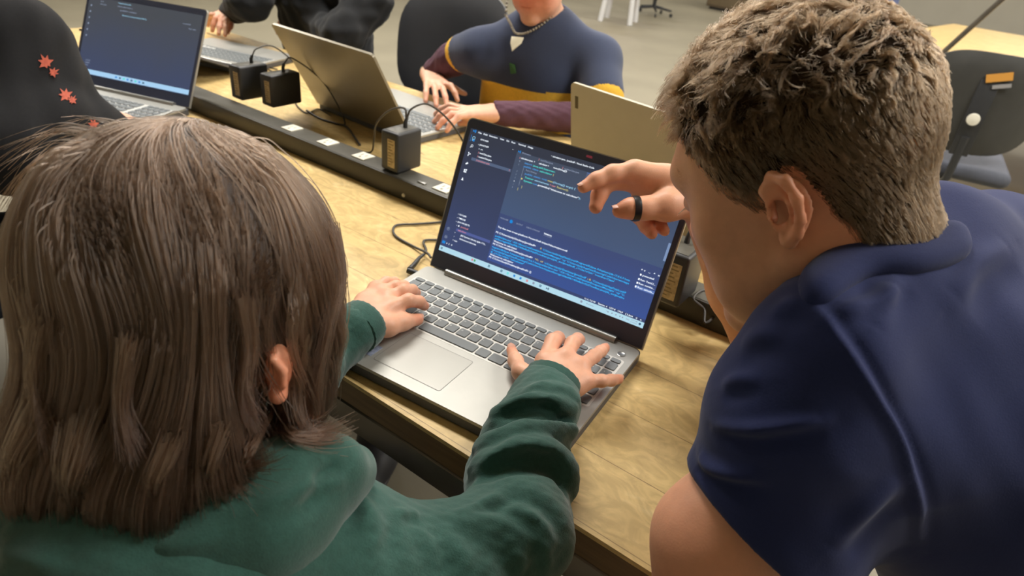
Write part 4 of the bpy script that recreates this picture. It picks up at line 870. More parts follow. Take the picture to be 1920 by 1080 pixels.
shL = P(1565, 690, .480); shR = shL + np.array([.03, .355, -.02]); ch = (shL + shR) / 2
B.chain([shL + [.03, .02, -.02], P(1780, 700, .59), shR + [.02, -.03, -.03]], .03, .03)
eL_ = P(1345, 1015, .518); fL_ = eL_ + np.array([.03, -.05, -.24])
B.chain([shL + [.02, .01, -.02], eL_], [.042, .0485], .02); B.chain([eL_, eL_ * .45 + fL_ * .55, fL_], [.046, .040, .028], .02)
# right arm: elbow on the table, forearm up, hand bent over towards the screen
eR_ = P(1420, 668, .915); eR_[2] = TZ + .042; wR_ = P(1316, 362, .812)
B.chain([shR + [.0, -.01, -.03], eR_ + [.012, 0, .0]], [.044, .041], .02); B.chain([eR_, eR_ * .62 + wR_ * .38, wR_], [.041, .041, .029], .02)
q = lambda x, y, d=.835: P(x, y, d - .034)
mcpI, mcpM, mcpR, mcpP = q(1190, 322, .835), q(1192, 340, .85), q(1206, 372, .86), q(1224, 398, .865)
for a, r in ((mcpI, .0125), (mcpM, .012), (mcpR, .0115), (mcpP, .0105)): B.cone(wR_, a, .024, r, .012); B.cone((wR_ + a) / 2 + (mcpI - mcpM) * .0, a, .017, r, .01)
B.ell(q(1252, 346, .845), (.030, .020, .022), k=.012)
digit(B, [mcpI, q(1148, 325, .828), q(1118, 337, .824), q(1094, 351, .822)], [.0125, .0102, .0088, .0074], .006)
digit(B, [mcpM, q(1140, 341, .842), q(1124, 365, .84), q(1117, 388, .838)], [.0125, .0105, .0098, .0086], .006)
digit(B, [mcpR, q(1196, 402, .862), q(1212, 424, .85), q(1222, 438, .84)], [.0105, .0100, .0088, .0074], .005)
digit(B, [mcpP, q(1222, 412, .868), q(1238, 424, .856), q(1246, 433, .846)], [.0100, .0090, .0080, .0068], .005)
digit(B, [q(1300, 378, .835), q(1250, 386, .822), q(1205, 391, .815), q(1180, 391, .813), q(1160, 396, .813)], [.0215, .0170, .0120, .0100, .0078], .012)
pinkish = (1.0, .78, .72)
mp_ = [(ML(.085, -.02, -.01), .028, (1.05, .84, .78)), (ML(.06, -.06, -.05), .04, (1.0, .8, .74)), (ML(0, .115, -.03), .02, (1.0, .84, .8)), (q(1094, 351, .822), .02, (1.0, .86, .82)), (q(1117, 388, .838), .02, (1.0, .84, .8)), (q(1160, 396, .813), .02, pinkish), (q(1225, 436, .84), .025, pinkish), (eL_ + [0, -.04, 0], .06, (.95, .82, .8))]
mb_ = body_mesh('body', B, .0025, M['skin_man'], man, mp_, 2)
MB().lathe([(.0110, -.004), (.0150, -.004), (.0155, 0), (.0150, .004), (.0110, .004)], (0, 0, 0), 32).build('ring', mat('black ring', '1d1e22', .35, metal=.3), man)
rg = bpy.data.objects['ring']; dd = q(1180, 391, .813) - q(1205, 391, .815); Rr = Matrix(basis(dd).tolist()).to_4x4(); Rr.translation = Vector(q(1191, 391, .814)); rg.matrix_parent_inverse = worldm(man).inverted(); rg.matrix_basis = Rr
nl = []
for a, b, w in ((q(1118, 337, .824), q(1094, 351, .822), .0055), (q(1180, 391, .813), q(1160, 396, .813), .0065)):
    d = b - a; d /= np.linalg.norm(d); up = -AWAY * .3 - DOWN; up = up - up @ d * d; up /= np.linalg.norm(up); nl.append((b + up * w * .9, d, up, w, w * 2.1))
nail_mesh(nl, 'fingernail', man, M['nail'])
# eyes, brows, lashes
for sx in (-1, 1):
    e = MB().lathe([(.0001, -.0118)] + [(.0118 * math.cos(a), .0118 * math.sin(a)) for a in np.linspace(-1.5, 1.5, 13)] + [(.0001, .0118)], (0, 0, 0), 20)
    o = e.build('eye', mat('eye white', 'd8d2c8', .2), man); mt = Matrix(MRm.tolist()).to_4x4(); mt.translation = Vector(ML(sx * .031, .0785, -.003)); o.matrix_parent_inverse = worldm(man).inverted(); o.matrix_basis = mt
# polo shirt
S_ = Sdf()
hip = ch + np.array([.52, .02, -.30])
S_.chain([P(1720, 640, .545), P(1830, 800, .57), P(1960, 1010, .64), hip], [.085, .125, .14, .15], .05)
S_.chain([P(1640, 700, .52), P(1775, 870, .55), P(1940, 1070, .63)], [.066, .080, .10], .05)
S_.chain([P(1880, 560, .64), P(1990, 760, .72), hip + [0, .05, 0]], [.07, .11, .13], .05)
S_.chain([P(1528, 640, .468), P(1625, 575, .505), P(1742, 482, .56), P(1850, 488, .62), shR + [.03, -.03, 0.0], shR], [.042, .050, .056, .058, .060, .052], .03)
S_.ell(P(1716, 545, .552), (.058, .058, .058), k=.03)
hemc = P(1446, 965, .515)
S_.chain([P(1556, 672, .468), P(1500, 775, .485), hemc, hemc + (hemc - P(1500, 775, .485)) * .4], [.048, .0615, .066, .066], .03)
S_.cone(P(1640, 820, .505), P(1640, 900, .53), .065, .05, .04)
S_.chain([shR, shR * .45 + eR_ * .55, shR * .3 + eR_ * .7], [.058, .058, .056], .03)
hp3 = [P(1287, 880, .505), P(1440, 1040, .47), P(1545, 1085, .50)]       # the hem plane
hn = np.cross(hp3[1] - hp3[0], P(1440, 960, .56) - hp3[0]); hn /= np.linalg.norm(hn); hn = hn if hn @ DOWN > 0 else -hn
S_.fn(lambda X: np.maximum(-((X - hp3[0].astype(np.float32)) @ hn.astype(np.float32)), np.linalg.norm(X - (P(1380, 1080, .515)).astype(np.float32), axis=1) - .115), P(1380, 1080, .515), .2, .003, 's')
f_r = (eR_ - shR) / np.linalg.norm(eR_ - shR); pr_ = shR * .45 + eR_ * .55
S_.fn(lambda X: np.maximum(-((X - pr_.astype(np.float32)) @ f_r.astype(np.float32)), np.linalg.norm(X - (pr_ + f_r * .07).astype(np.float32), axis=1) - .10), pr_ + f_r * .07, .12, .003, 's')
nax = ML(0, -.03, -.08) - P(1700, 530, .56); nax /= np.linalg.norm(nax)
Vs, Fs = S_.mesh(.003, 3); Vs = Vs + vnormals(Vs, Fs) * (.0008 * wob(Vs, 30, 5))[:, None]
def onto(pts): return [x for x in (S_.hit(px, py, .3) for px, py in pts) if x is not None]
mf = [(p, h * 1.7, w, s) for p, h, w, s in [([(1340, 797), (1400, 806), (1470, 800), (1545, 786)], .0042, .0050, 1), ([(1312, 852), (1330, 876), (1380, 890), (1436, 897)], .0042, .0055, 1), ([(1350, 726), (1385, 712), (1430, 714)], .0022, .006, 1), ([(1386, 650), (1425, 628), (1480, 628)], .0022, .008, 1), ([(1440, 598), (1480, 572), (1530, 566)], .0018, .008, 1),
 ([(1522, 566), (1570, 630), (1630, 725), (1685, 820), (1722, 930), (1726, 1030)], .0030, .0040, -1), ([(1560, 596), (1610, 574), (1660, 548), (1690, 520)], .0030, .006, 1), ([(1640, 610), (1664, 570), (1668, 535)], .0035, .008, -1), ([(1790, 560), (1825, 500), (1890, 462)], .004, .010, 1), ([(1560, 1030), (1620, 960), (1690, 900)], .003, .010, 1)]]
Vs = folds(Vs, Fs, [(onto(p), h, w, s) for p, h, w, s in mf if len(onto(p)) > 2])
po = link('polo_shirt', mesh_np('polo_shirt', Vs, Fs), M['navy'], man, world=True)
# the folded collar round the neck
cl = Sdf(); cc = [P(1505, 534, .455), P(1515, 530, .458)]
def band(dy):
    q_ = []
    for px_, py_ in ((1512, 530), (1538, 508), (1566, 487), (1606, 465), (1650, 457), (1700, 459), (1755, 446), (1790, 428)):
        h_ = S_.hit(px_ + dy * .25, py_ + dy, .3)
        if h_ is not None and np.linalg.norm(h_ - CC) < .8: q_.append(h_)
    q_ = np.array(smoothpath(q_, 4))
    for _ in range(6): q_[1:-1] = (q_[:-2] + 2 * q_[1:-1] + q_[2:]) / 4
    return list(q_)
for dy, r_ in ((4, .0058), (14, .0050), (25, .0046), (36, .0048)):
    b_ = band(dy); n_ = len(b_); cl.chain([x + AWAY * .001 for x in b_], [r_ * min(1, .35 + i / 5) for i in range(n_)], .010)
Vc, Fc = cl.mesh(.0022, 5); link('collar', mesh_np('collar', Vc, Fc), M['navy'], po, world=True)
# ------------------------------------------------------------------ his hair
M['hairbase_m'] = mat('short hair undercoat', '2b2118', .95, noise=.3, scale=150, spec=.05)
MI = MRm.T
def toL(X): return ((X - MH) @ MRm) / MS
hy = np.array([-.12, -.10, -.044, -.033, -.027, -.012, .000, .004, .020, .036, .05, .066, .080, .10]); hz = np.array([-.075, -.078, -.068, -.028, .006, .0125, .008, -.026, -.026, .002, .034, .052, .066, .075])
def hairin(X):
    l = toL(X); return l[:, 2] - np.interp(l[:, 1], hy, hz)
HB = Sdf(); c = lambda x, y, z: MH + MRm @ (np.array([x, y, z]) * MS)
HB.ell(c(0, -.005, .033), np.array((.0735, .087, .083)) * MS, MRm); HB.ell(c(0, .043, .024), np.array((.0615, .048, .06)) * MS, MRm, .03); HB.cone(c(0, -.022, -.055), nb, .0515 * MS, .0515, .03)
def thick(X):
    l = toL(X); top = np.clip((l[:, 2] - .03) / .06, 0, 1); fr = np.clip((l[:, 1] + .02) / .07, 0, 1); return .004 + .012 * top + .010 * top * fr
n = 62000; u = rng.normal(size=(n * 3, 3)); u /= np.linalg.norm(u, axis=1, keepdims=True); X = MH + (u * [.09, .12, .11]) @ MRm.T * MS
for _ in range(6): X = X - HB.grad(X) * HB.ev(X)[:, None]
ok = (hairin(X) > rng.uniform(-.003, .006, len(X))) & (rng.uniform(0, 1, len(X)) < .5 + .5 * np.clip((toL(X)[:, 2] - .03) / .04, 0, 1)); X = X[ok][:n]; n = len(X); l0 = toL(X)
top = np.clip((l0[:, 2] - .035) / .05, 0, 1); fr = np.clip((l0[:, 1] + .03) / .08, 0, 1); edge = np.clip(hairin(X) / .03, 0.15, 1)
bk = np.clip(-l0[:, 1] / .06, 0, 1); Ln = (.011 + .017 * top * (1 - .5 * bk) + .010 * top * fr) * edge * rng.uniform(.7, 1.25, n) + .003
base_d = (np.array([0, -.55, -1.0]) * (1 - top)[:, None] + np.array([0.25, .55, 0.1]) * top[:, None]) @ MRm.T
gid = rng.choice(n, 1500, replace=False); cdir = np.zeros((n, 3)); rv = rng.normal(size=(1500, 3)) * .8
for a in range(0, n, 4000): cdir[a:a + 4000] = rv[((X[a:a + 4000, None] - X[gid][None]) ** 2).sum(2).argmin(1)]
Pn = X.copy(); out = [Pn.copy()]; k = 11
for i in range(k):
    t = i / k; G = HB.grad(Pn, .002); curl = wobv(X, 55, 2) * (.35 * top + .10)[:, None] + cdir * (.85 * top * (1 - .6 * bk) + .08)[:, None] + wobv(Pn, 150, 7) * (1.0 * top + .12)[:, None]
    D = base_d + curl; D = D - (D * G).sum(1, keepdims=True) * G; D /= np.linalg.norm(D, axis=1, keepdims=True) + 1e-9
    lift = (1.05 - .95 * t) * (.50 + .75 * top * (1 - .55 * bk)); D = D + G * lift[:, None] + rng.normal(size=(n, 3)) * .10; D /= np.linalg.norm(D, axis=1, keepdims=True)
    Pn = Pn + D * (Ln / k)[:, None]; d = HB.ev(Pn); Pn = Pn + G * np.clip(.0008 - d, 0, .01)[:, None]; out.append(Pn.copy())
mpaths = clumped(np.stack(out, 1), 5200, np.clip(rng.normal(.5, .2, n), 0, .9))
# undercoat: the scalp itself, a little raised
HB2 = HB.copy(); V_, F_ = HB2.mesh(.003, 2); keep = (hairin(V_) > .001); N_ = vnormals(V_, F_)
V_ = V_ + N_ * (.0006 + np.clip(hairin(V_), 0, .02)[:, None] / .02 * (.35 * (thick(V_) - .003))[:, None]); fk = keep[F_].all(1); F2 = F_[fk]; used = np.unique(F2); re = np.full(len(V_), -1); re[used] = np.arange(len(used))
mhair = link('hair', mesh_np('hair', V_[used], re[F2]), M['hairbase_m'], man, world=True)
M['hair_m'] = hairmat('short brown hair', '4b3826', .34, .4)
strands('hair_strands', mpaths, rng.uniform(.00016, .00027, n), M['hair_m'], mhair, .4, np.clip(.45 + .25 * wob(X, 110, 3) + .25 * np.clip((-l0[:, 1]) / .08, -1, 1), 0, 1))  # tone darker in front, lighter behind: fall of light put into the colour
# brows and lashes
br = []
for sx in (-1, 1):
    m_ = 260; a = rng.uniform(0, 1, m_); x = sx * (.014 + .036 * a); y = .0935 - .018 * a ** 2 ; z = .024 + .005 * np.sin(a * 2.2) + rng.normal(0, .0016, m_); p0 = np.stack([x, y, z], 1)
    dd = np.stack([sx * np.ones(m_), -.25 * np.ones(m_), rng.normal(.1, .2, m_)], 1); dd /= np.linalg.norm(dd, axis=1, keepdims=True)
    br.append(np.stack([np.array([ML(*(p + d * t + np.array([0, t * .12, 0]))) for p, d in zip(p0, dd)]) for t in (0, .003, .006, .009)], 1))
    m_ = 60; a = rng.uniform(-1, 1, m_); p0 = np.stack([sx * .031 + a * .012, .0955 - .004 * a ** 2, -.002 - .001 * a ** 2], 1); dd = np.stack([a * .3, np.ones(m_), -.5 * np.ones(m_)], 1)
    br.append(np.stack([np.array([ML(*(p + d * t)) for p, d in zip(p0, dd)]) for t in (0, .002, .004, .006)], 1))
br = np.concatenate(br)
strands('eyebrows', br, np.full(len(br), .0002), M['hair_m'], man, .4)
# ------------------------------------------------------------------ the others round the table
M['black_cloth'] = mat('black cotton', '1c1c1e', .9, noise=.10, scale=200, sheen=.05, spec=.15); M['hoodie_black'] = mat('black hoodie fleece', '1e1f21', .92, noise=.08, scale=150, sheen=.08, spec=.15)
M['sweater'] = mat('navy knit', '353e57', .92, noise=.07, scale=300, sheen=.15); M['yellow'] = mat('mustard knit', 'e6b63e', .9, noise=.08, scale=200); M['plum'] = mat('plum knit', '573846', .92, noise=.08, scale=200); M['grey_shirt'] = mat('grey collar', '8f8d8c', .9)
M['hair_dark'] = mat('dark hair', '2b211a', .6, noise=.3, scale=80, stretch=(3, 3, .5))
def simple_hand(S, w, tips, wr, kn=.55, r=.0085, spread=.016, up=.012, thumb=None):
    """wrist point, four finger tip points; knuckles arched above the line"""
    w = np.asarray(w, float); tips = [np.asarray(t, float) for t in tips]; mid = (tips[1] + tips[2]) / 2; d = mid - w; L = np.linalg.norm(d); d /= L; side = np.cross(d, UP); side /= np.linalg.norm(side); mc = []
    sg = 1 if (tips[3] - tips[0]) @ side > 0 else -1
    for i, t in enumerate(tips):
        m = w + d * L * (kn - .04 * abs(i - 1.2)) + side * sg * (i - 1.5) * spread + UP * up; mc.append(m)
    palm(S, (w - side * sg * .014, w + side * sg * .012), mc, wr * .72, [r * 1.15] * 4)
    for i, (m, t) in enumerate(zip(mc, tips)):
        p1 = m * .52 + t * .48 + UP * up * 1.0; p2 = m * .2 + t * .8 + UP * up * .7; S.chain([m, p1, p2, t], [r * 1.12, r, r * .92, r * .78], .004)
    if thumb is not None:
        th = np.asarray(thumb, float); S.chain([w - side * sg * .012 + d * .02, (w + d * L * .3 + th) / 2 - side * sg * .012, th], [r * 1.5, r * 1.2, r * .85], .008)
def legs(name, hipc, knee_dir, parent, m, spread=.09, floor=0.0):
    hipc = np.asarray(hipc, float); kd = np.asarray(knee_dir, float); kd /= np.linalg.norm(kd); sd = np.array([-kd[1], kd[0], 0]); Q = Sdf(); Q.ell(hipc, (.15, .15, .10), k=.05); sh = []
    for s_ in (-1, 1):
        k = hipc + kd * .36 + sd * s_ * spread + [0, 0, -.02]; f = np.array([k[0], k[1], floor + .085]) - kd * .03; Q.chain([hipc + sd * s_ * .07, k, f], [.085, .062, .046], .03); sh.append((f, kd))
    V, F = Q.mesh(.010, 2); link(name, mesh_np(name, V, F), m, parent, world=True)
    for f, kd in sh:
        q = Sdf(); q.ell([f[0] + kd[0] * .05, f[1] + kd[1] * .05, floor + .045], (.05, .05, .042), k=.03); q.ell([f[0] + kd[0] * .12, f[1] + kd[1] * .12, floor + .035], (.042, .042, .033), k=.03); q.cone([f[0], f[1], floor + .06], [f[0], f[1], floor + .10], .042, .045, .02)
        q.cut([0, 0, floor + .004], [0, 0, -1]); V, F = q.mesh(.006, 2); link('shoe', mesh_np('shoe', V, F), M['shoe'], parent, world=True)
def head_simple(S, c, fwd, up, s=.92): Rm = frame(fwd, up); return head_sdf(S, c, Rm, s), Rm
def hair_cap(c, Rm, s, parent, m, long=0.):
    q = Sdf(); L = lambda x, y, z: np.asarray(c) + Rm @ (np.array([x, y, z]) * s); q.ell(L(0, -.018, .04), np.array((.082, .104, .092)) * s, Rm)
    if long: q.cone(L(0, -.05, .0), L(0, -.06, -long), .075 * s, .06 * s, .03)
    q.ell(L(0, .115, -.035), np.array((.085, .07, .085)) * s, Rm, .02, 's'); V, F = q.mesh(.006, 2); return link('hair', mesh_np('hair', V, F), m, parent, world=True)
def eyes(Lf, Rm, s, parent):
    for sx in (-1, 1):
        e = MB().lathe([(.0001, -.0118)] + [(.0118 * math.cos(a), .0118 * math.sin(a)) for a in np.linspace(-1.5, 1.5, 9)] + [(.0001, .0118)], (0, 0, 0), 14); o = e.build('eye', M['white'], parent)
        mt = Matrix((Rm * s).tolist()).to_4x4(); mt.translation = Vector(Lf(sx * .031, .0845, -.001)); o.matrix_parent_inverse = worldm(parent).inverted(); o.matrix_basis = mt
# child in the navy and yellow sweater
kd = empty('person', (-.42, 1.3, 0), 0, 'child in a navy and yellow sweater with plum sleeves and a tooth necklace, typing', 'person')
Q = Sdf(); chin = P(985, 36, 1.70); hd = chin + np.array([-.02, .09, .115]); KL, KR = head_simple(Q, hd, [.05, -1, -.38], [0, -.1, 1], .93)
nk_ = P(1008, 46, 1.80); Q.cone(hd + [0, .02, -.06], nk_ + [0, .05, -.02], .046, .05, .03)
cD = P(1005, 150, 1.93); shl, shr = P(1122, 112, 1.83), P(900, 98, 1.86)
Q.chain([nk_ + [0, .05, 0], cD, cD + [0, .02, -.25]], [.05, .07, .08], .04)
wl, wr_ = T(925, 212, .80), T(806, 138, .80)
el, er = P(1130, 225, 1.76), P(848, 112, 1.93)
Q.chain([shl, el, wl], [.025, .025, .022], .01); Q.chain([shr, er, wr_], [.025, .025, .022], .01); Q.chain([shl, cD, shr], [.025, .05, .025], .03)
kt = .775
simple_hand(Q, wl, [T(838, 245, kt), T(820, 240, kt), T(814, 228, kt), T(816, 214, kt)], .026, thumb=T(862, 232, kt), up=.016)
simple_hand(Q, wr_, [T(858, 188, kt), T(838, 198, kt), T(818, 198, kt), T(798, 190, kt)], .026, thumb=T(872, 176, kt), up=.016)
pk = (1.02, .72, .68)
dbody = body_mesh('body', Q, .0042, M['skin_kid'], kd, [(KL(.04, .07, -.05), .04, pk), (KL(-.04, .07, -.05), .04, pk), (KL(0, .1, -.05), .04, (1, .74, .7)), (T(820, 235, .78), .05, (1, .84, .8)), (T(820, 195, .78), .05, (1, .84, .8))], 2)
hair_cap(hd, KR, .95, kd, M['hair_dark']); eyes(KL, KR, .93, kd)
W = Sdf(); W.cone(cD + [0, .02, .06], cD + [0, .03, -.30], .135, .145, .05); W.cone(cD + [-.05, .01, .0], cD + [-.05, .02, -.28], .12, .135, .05); W.cone(cD + [.05, .01, .0], cD + [.05, .02, -.28], .12, .135, .05)
W.chain([nk_ + [0, .05, -.02], shl], [.066, .056], .05); W.chain([nk_ + [0, .05, -.02], shr], [.066, .056], .05); W.chain([shl, shl * .35 + el * .65 + [.0, 0, .01]], [.060, .060], .04); W.chain([shr, shr * .4 + er * .6 + [0, 0, .01]], [.060, .054], .04)
W.cone(nk_ + [0, .045, .01], nk_ + [-.01, .02, .08], .05, .06, .006, 's')
V, F = W.mesh(.005, 3); me = mesh_np('sweater', V, F); so = link('sweater', me, [M['sweater'], M['yellow'], M['grey_shirt']], kd, world=True)
fc = V[F].mean(1); px_ = pix(fc)
zl_ = W.hit(1000, 172, 1.2); zline = zl_[2] if zl_ is not None else cD[2] - .05
mi = np.where((fc[:, 2] < zline + .02 * (fc[:, 0] - cD[0])), 1, 0); da = np.minimum(np.linalg.norm(fc - (shl * .35 + el * .65 + [0, 0, .01]), axis=1), np.linalg.norm(fc - (shr * .4 + er * .6 + [0, 0, .01]), axis=1))
mi[(fc[:, 2] < zline - .11)] = 0
def past(a, b, o): d = (b - a) / np.linalg.norm(b - a); return ((fc - o) @ d > .004) & (np.linalg.norm(fc - o, axis=1) < .085)
mi[past(shl, el, shl * .35 + el * .65)] = 1; mi[past(shr, er, shr * .4 + er * .6)] = 1
me.polygons.foreach_set('material_index', mi.astype(np.int32))
for s0, e0, w0_, f_ in ((shl, el, wl, .02), (shr, er, wr_, .0)):
    W2 = Sdf(); W2.chain([s0 * .5 + e0 * .5, e0, w0_], [.044, .045, .031], .02); W2.cut(w0_ + (w0_ - e0) * (f_ - .02), w0_ - e0); V, F = W2.mesh(.005, 3)
    V = V + vnormals(V, F) * (.0018 * wob(V, 70, 2))[:, None]; link('plum_sleeve', mesh_np('plum_sleeve', V, F), M['plum'], so, world=True)
local(MB().tube([nk_ + [math.cos(a) * .060, .045 + math.sin(a) * .056, .014 + .012 * math.sin(a)] for a in np.linspace(0, 2 * math.pi, 28)], .011, 10, flat=1.3).build('grey_collar', M['grey_shirt'], so), so)
nb_ = [P(938 + 0 * k, 20, 1.7) for k in range(1)]
nc = [P(948, 28, 1.765), P(957, 44, 1.752), P(967, 62, 1.742), P(985, 62, 1.745), P(1010, 50, 1.75), P(1035, 30, 1.76), P(1050, 8, 1.78), P(1040, -20, 1.86), P(990, -25, 1.9), P(955, -8, 1.83)]
neck = empty('necklace', tuple(nc[2]), 0); neck.parent = kd; neck.matrix_parent_inverse = worldm(kd).inverted()
bd = MB()
for q_ in smoothpath(nc + [nc[0]], 5): bd.lathe([(.0001, -.004), (.003, -.002), (.0042, 0), (.003, .002), (.0001, .004)], q_, 8)
local(bd.build('bead_string', mat('necklace beads', '8c8370', .5, noise=.5, scale=120), neck), neck)
tq = [P(959, 68, 1.735), P(982, 70, 1.735), P(978, 80, 1.733), P(960, 95, 1.73), P(957, 80, 1.732)]; cen_ = sum(tq) / 5 - AWAY * .006; tb = MB().add(tq + [cen_] + [x + AWAY * .006 for x in tq], [(i, (i + 1) % 5, 5) for i in range(5)] + [(i, (i + 1) % 5, 6 + (i + 1) % 5, 6 + i) for i in range(5)])
local(tb.build('tooth_pendant', mat('ivory tooth', 'd2c9ae', .4), neck), neck)
local(MB().add([W.hit(*p) - AWAY * .002 for p in ((955, 118), (966, 122), (968, 138), (957, 139))], [(0, 1, 2, 3)]).build('green_motif', mat('green motif', '3d6b3f', .8), so, auto=False), so)
legs('jeans', [cD[0], cD[1] + .06, .50], [0, -1, 0], kd, M['denim'])
# bracelet
local(MB().tube([wr_ + (wr_ - er) / np.linalg.norm(wr_ - er) * .012 + basis(wr_ - er) @ np.array([math.cos(a) * .026, math.sin(a) * .026, 0]) for a in np.linspace(0, 2 * math.pi, 20)], .0035, 8).build('bracelet', mat('braided bracelet', '77694e', .7, noise=.5, scale=300), kd), kd)
# person in the black hoodie, far side
ke = empty('person', (-1.1, 1.36, 0), 0, 'person in a black hoodie, both hands on the grey laptop, at the top', 'person')
Q = Sdf(); cE = P(596, 14, 2.36); shl, shr = P(690, 2, 2.17), P(490, -48, 2.33); nkE = P(620, -60, 2.28); hd = nkE + [0, -.05, .14]; EL, ER = head_simple(Q, hd, [0, -1, -.5], [0, -.1, 1], .98)
Q.chain([hd, nkE, cE, cE + [0, .03, -.25]], [.05, .05, .07, .08], .04); wl, wr_ = T(560, 30, .82), T(433, 22, .83); el, er = P(640, 70, 2.10), P(470, 0, 2.2)
Q.chain([cE, shl, el, wl], [.05, .025, .025, .022], .01); Q.chain([cE, shr, er, wr_], [.05, .025, .025, .022], .01)
simple_hand(Q, wr_, [T(422, 66, kt), T(410, 64, kt), T(398, 58, kt), T(390, 48, kt)], .028, r=.0095, thumb=T(426, 62, kt), up=.018)
simple_hand(Q, wl, [T(520, 62, kt), T(530, 68, kt), T(540, 70, kt), T(552, 70, kt)], .028, r=.0095, thumb=T(520, 50, kt), up=.018)
body_mesh('body', Q, .005, M['skin_kid'], ke, [(T(410, 50, .79), .05, (1, .85, .8))], 2); hair_cap(hd, ER, 1.0, ke, M['hair_dark']); eyes(EL, ER, .98, ke)
W = Sdf(); W.cone(cE + [0, .02, .04], cE + [0, .05, -.32], .155, .155, .05); W.cone(cE + [.07, .0, .0], cE + [.06, .02, -.3], .13, .14, .05); W.chain([nkE, shl, el, wl + (el - wl) * .15], [.08, .072, .058, .040], .04); W.chain([nkE, shr, er, wr_ + (er - wr_) * .10], [.08, .072, .062, .044], .04)
W.chain([nkE + [-.09, -.03, .03], nkE + [-.03, -.08, -.02], nkE + [.05, -.08, -.02], nkE + [.1, -.02, .03]], .03, .02)
for pts in ([(640, 10), (665, 30), (690, 60)], [(600, 40), (640, 60), (690, 75)]): pass
V, F = W.mesh(.006, 3); V = V + vnormals(V, F) * (.004 * wob(V, 38, 6))[:, None]; eo = link('hoodie', mesh_np('hoodie', V, F), M['hoodie_black'], ke, world=True)
legs('jeans', [cE[0], cE[1] + .08, .50], [0, -1, 0], ke, M['denim'])
# person in the black top with the red leaf print, left edge
kc = empty('person', (-1.02, -.06, 0), 0, 'person in a black top with red leaf prints on the sleeve, at the left edge', 'person')
Q = Sdf(); shC = P(38, 90, 1.20); elC = P(95, 200, 1.24); wC = T(205, 262, .80); hd = np.array([-1.01, .12, 1.19]); nC = np.array([-1.01, .05, 1.0]); cC = np.array([-1.02, -.03, .86]); CL, CRm = head_simple(Q, hd, [.1, 1, -.55], [0, .45, 1], .95)
elo = P(22, 285, 1.12); sh2 = np.array([-1.19, .07, .95]); w2 = T(60, 215, .80); e2 = np.array([-1.26, .06, .83])
Q.chain([hd + [0, -.02, -.05], nC, cC, cC + [0, -.03, -.2]], [.046, .05, .06, .07], .04); Q.chain([cC, shC, elo, wC], [.04, .025, .025, .021], .01); Q.chain([cC, sh2, e2, w2], [.04, .025, .025, .021], .01)
simple_hand(Q, wC, [T(232, 222, kt), T(244, 228, kt), T(252, 236, kt), T(256, 244, kt)], .026, thumb=T(222, 222, kt), up=.014); simple_hand(Q, w2, [T(120, 200, kt), T(112, 192, kt), T(104, 190, kt), T(96, 188, kt)], .026, thumb=T(122, 212, kt), up=.014)
body_mesh('body', Q, .005, M['skin_kid'], kc, [], 2); hair_cap(hd, CRm, 1.0, kc, M['hair_dark']); eyes(CL, CRm, .95, kc)
W = Sdf(); W.chain([nC + [0, -.02, -.05], cC, cC + [-.01, -.05, -.26]], [.09, .115, .125], .05); W.chain([nC + [0, -.01, -.03], shC, elC, P(130, 228, 1.26), wC + (elC - wC) * .05], [.065, .074, .076, .058, .044], .05); W.chain([shC, elo, elo * .5 + wC * .5 + [0, 0, .022], wC + (elo - wC) * .08 + [0, 0, .006]], [.07, .062, .052, .042], .05); W.chain([nC + [0, -.01, -.03], sh2, e2, w2 + (e2 - w2) * .12], [.065, .066, .058, .046], .04)
V, F = W.mesh(.006, 3); V = V + vnormals(V, F) * (.003 * wob(V, 34, 4))[:, None]; top_ = link('black_top', mesh_np('black_top', V, F), M['black_cloth'], kc, world=True)
lp = MB(); M['leaf'] = mat('red leaf print', '943f2f', .85, noise=.3, scale=120, col2='b85a42')
def leaf(cx, cy, s, rot):
    ang = [(0, 1.), (18, .45), (40, .8), (62, .4), (95, .75), (125, .35), (160, .5), (180, .25), (200, .5), (235, .35), (265, .75), (298, .4), (320, .8), (342, .45)]; pts = []
    for a, r in ang:
        q_ = math.radians(a + rot); h = W.hit(cx + math.sin(q_) * r * s, cy - math.cos(q_) * r * s, .6)
        if h is None or np.linalg.norm(h - elC) > .5: return
        pts.append(h + W.grad(h[None])[0] * .005)
    c0 = sum(pts) / len(pts); n = len(pts); local(MB().add(pts + [c0], [(i, (i + 1) % n, n) for i in range(n)]).build('leaf_print', M['leaf'], top_, auto=False), top_)
for a in ((84, 120, 20, -30), (96, 138, 14, 60), (122, 183, 18, -40), (133, 192, 12, 30), (172, 236, 15, -30),): leaf(*a)
pass
legs('trousers', [cC[0], cC[1] - .02, .50], [.2, 1, 0], kc, M['denim'])
# legs of the two in front
legs('trousers', [spine[0] - .02, spine[1] - .06, .50], [0, 1, 0], girl, M['denim'])
Q = Sdf(); hp0 = hip.copy()
for s_ in (-1, 1):
    kn = np.array([hp0[0] - .06, hp0[1] + s_ * .10, .46]); ft = np.array([hp0[0] + .04, hp0[1] + s_ * .12, .09]); Q.chain([hp0 + [0, s_ * .07, -.02], kn, ft], [.105, .075, .055], .03)
Q.ell(hp0, (.15, .17, .14), k=.05); V, F = Q.mesh(.010, 2); link('trousers', mesh_np('trousers', V, F), M['denim'], man, world=True)
for s_ in (-1, 1):
    f = np.array([hp0[0] + .04, hp0[1] + s_ * .12, 0]); q = Sdf(); q.ell(f + [-.04, 0, .045], (.09, .05, .045), k=.03); q.ell(f + [-.13, 0, .035], (.06, .045, .034), k=.03); q.cone(f + [0, 0, .06], f + [0, 0, .11], .045, .05, .02); q.cut([0, 0, .004], [0, 0, -1]); V, F = q.mesh(.006, 2); link('shoe', mesh_np('shoe', V, F), M['shoe'], man, world=True)
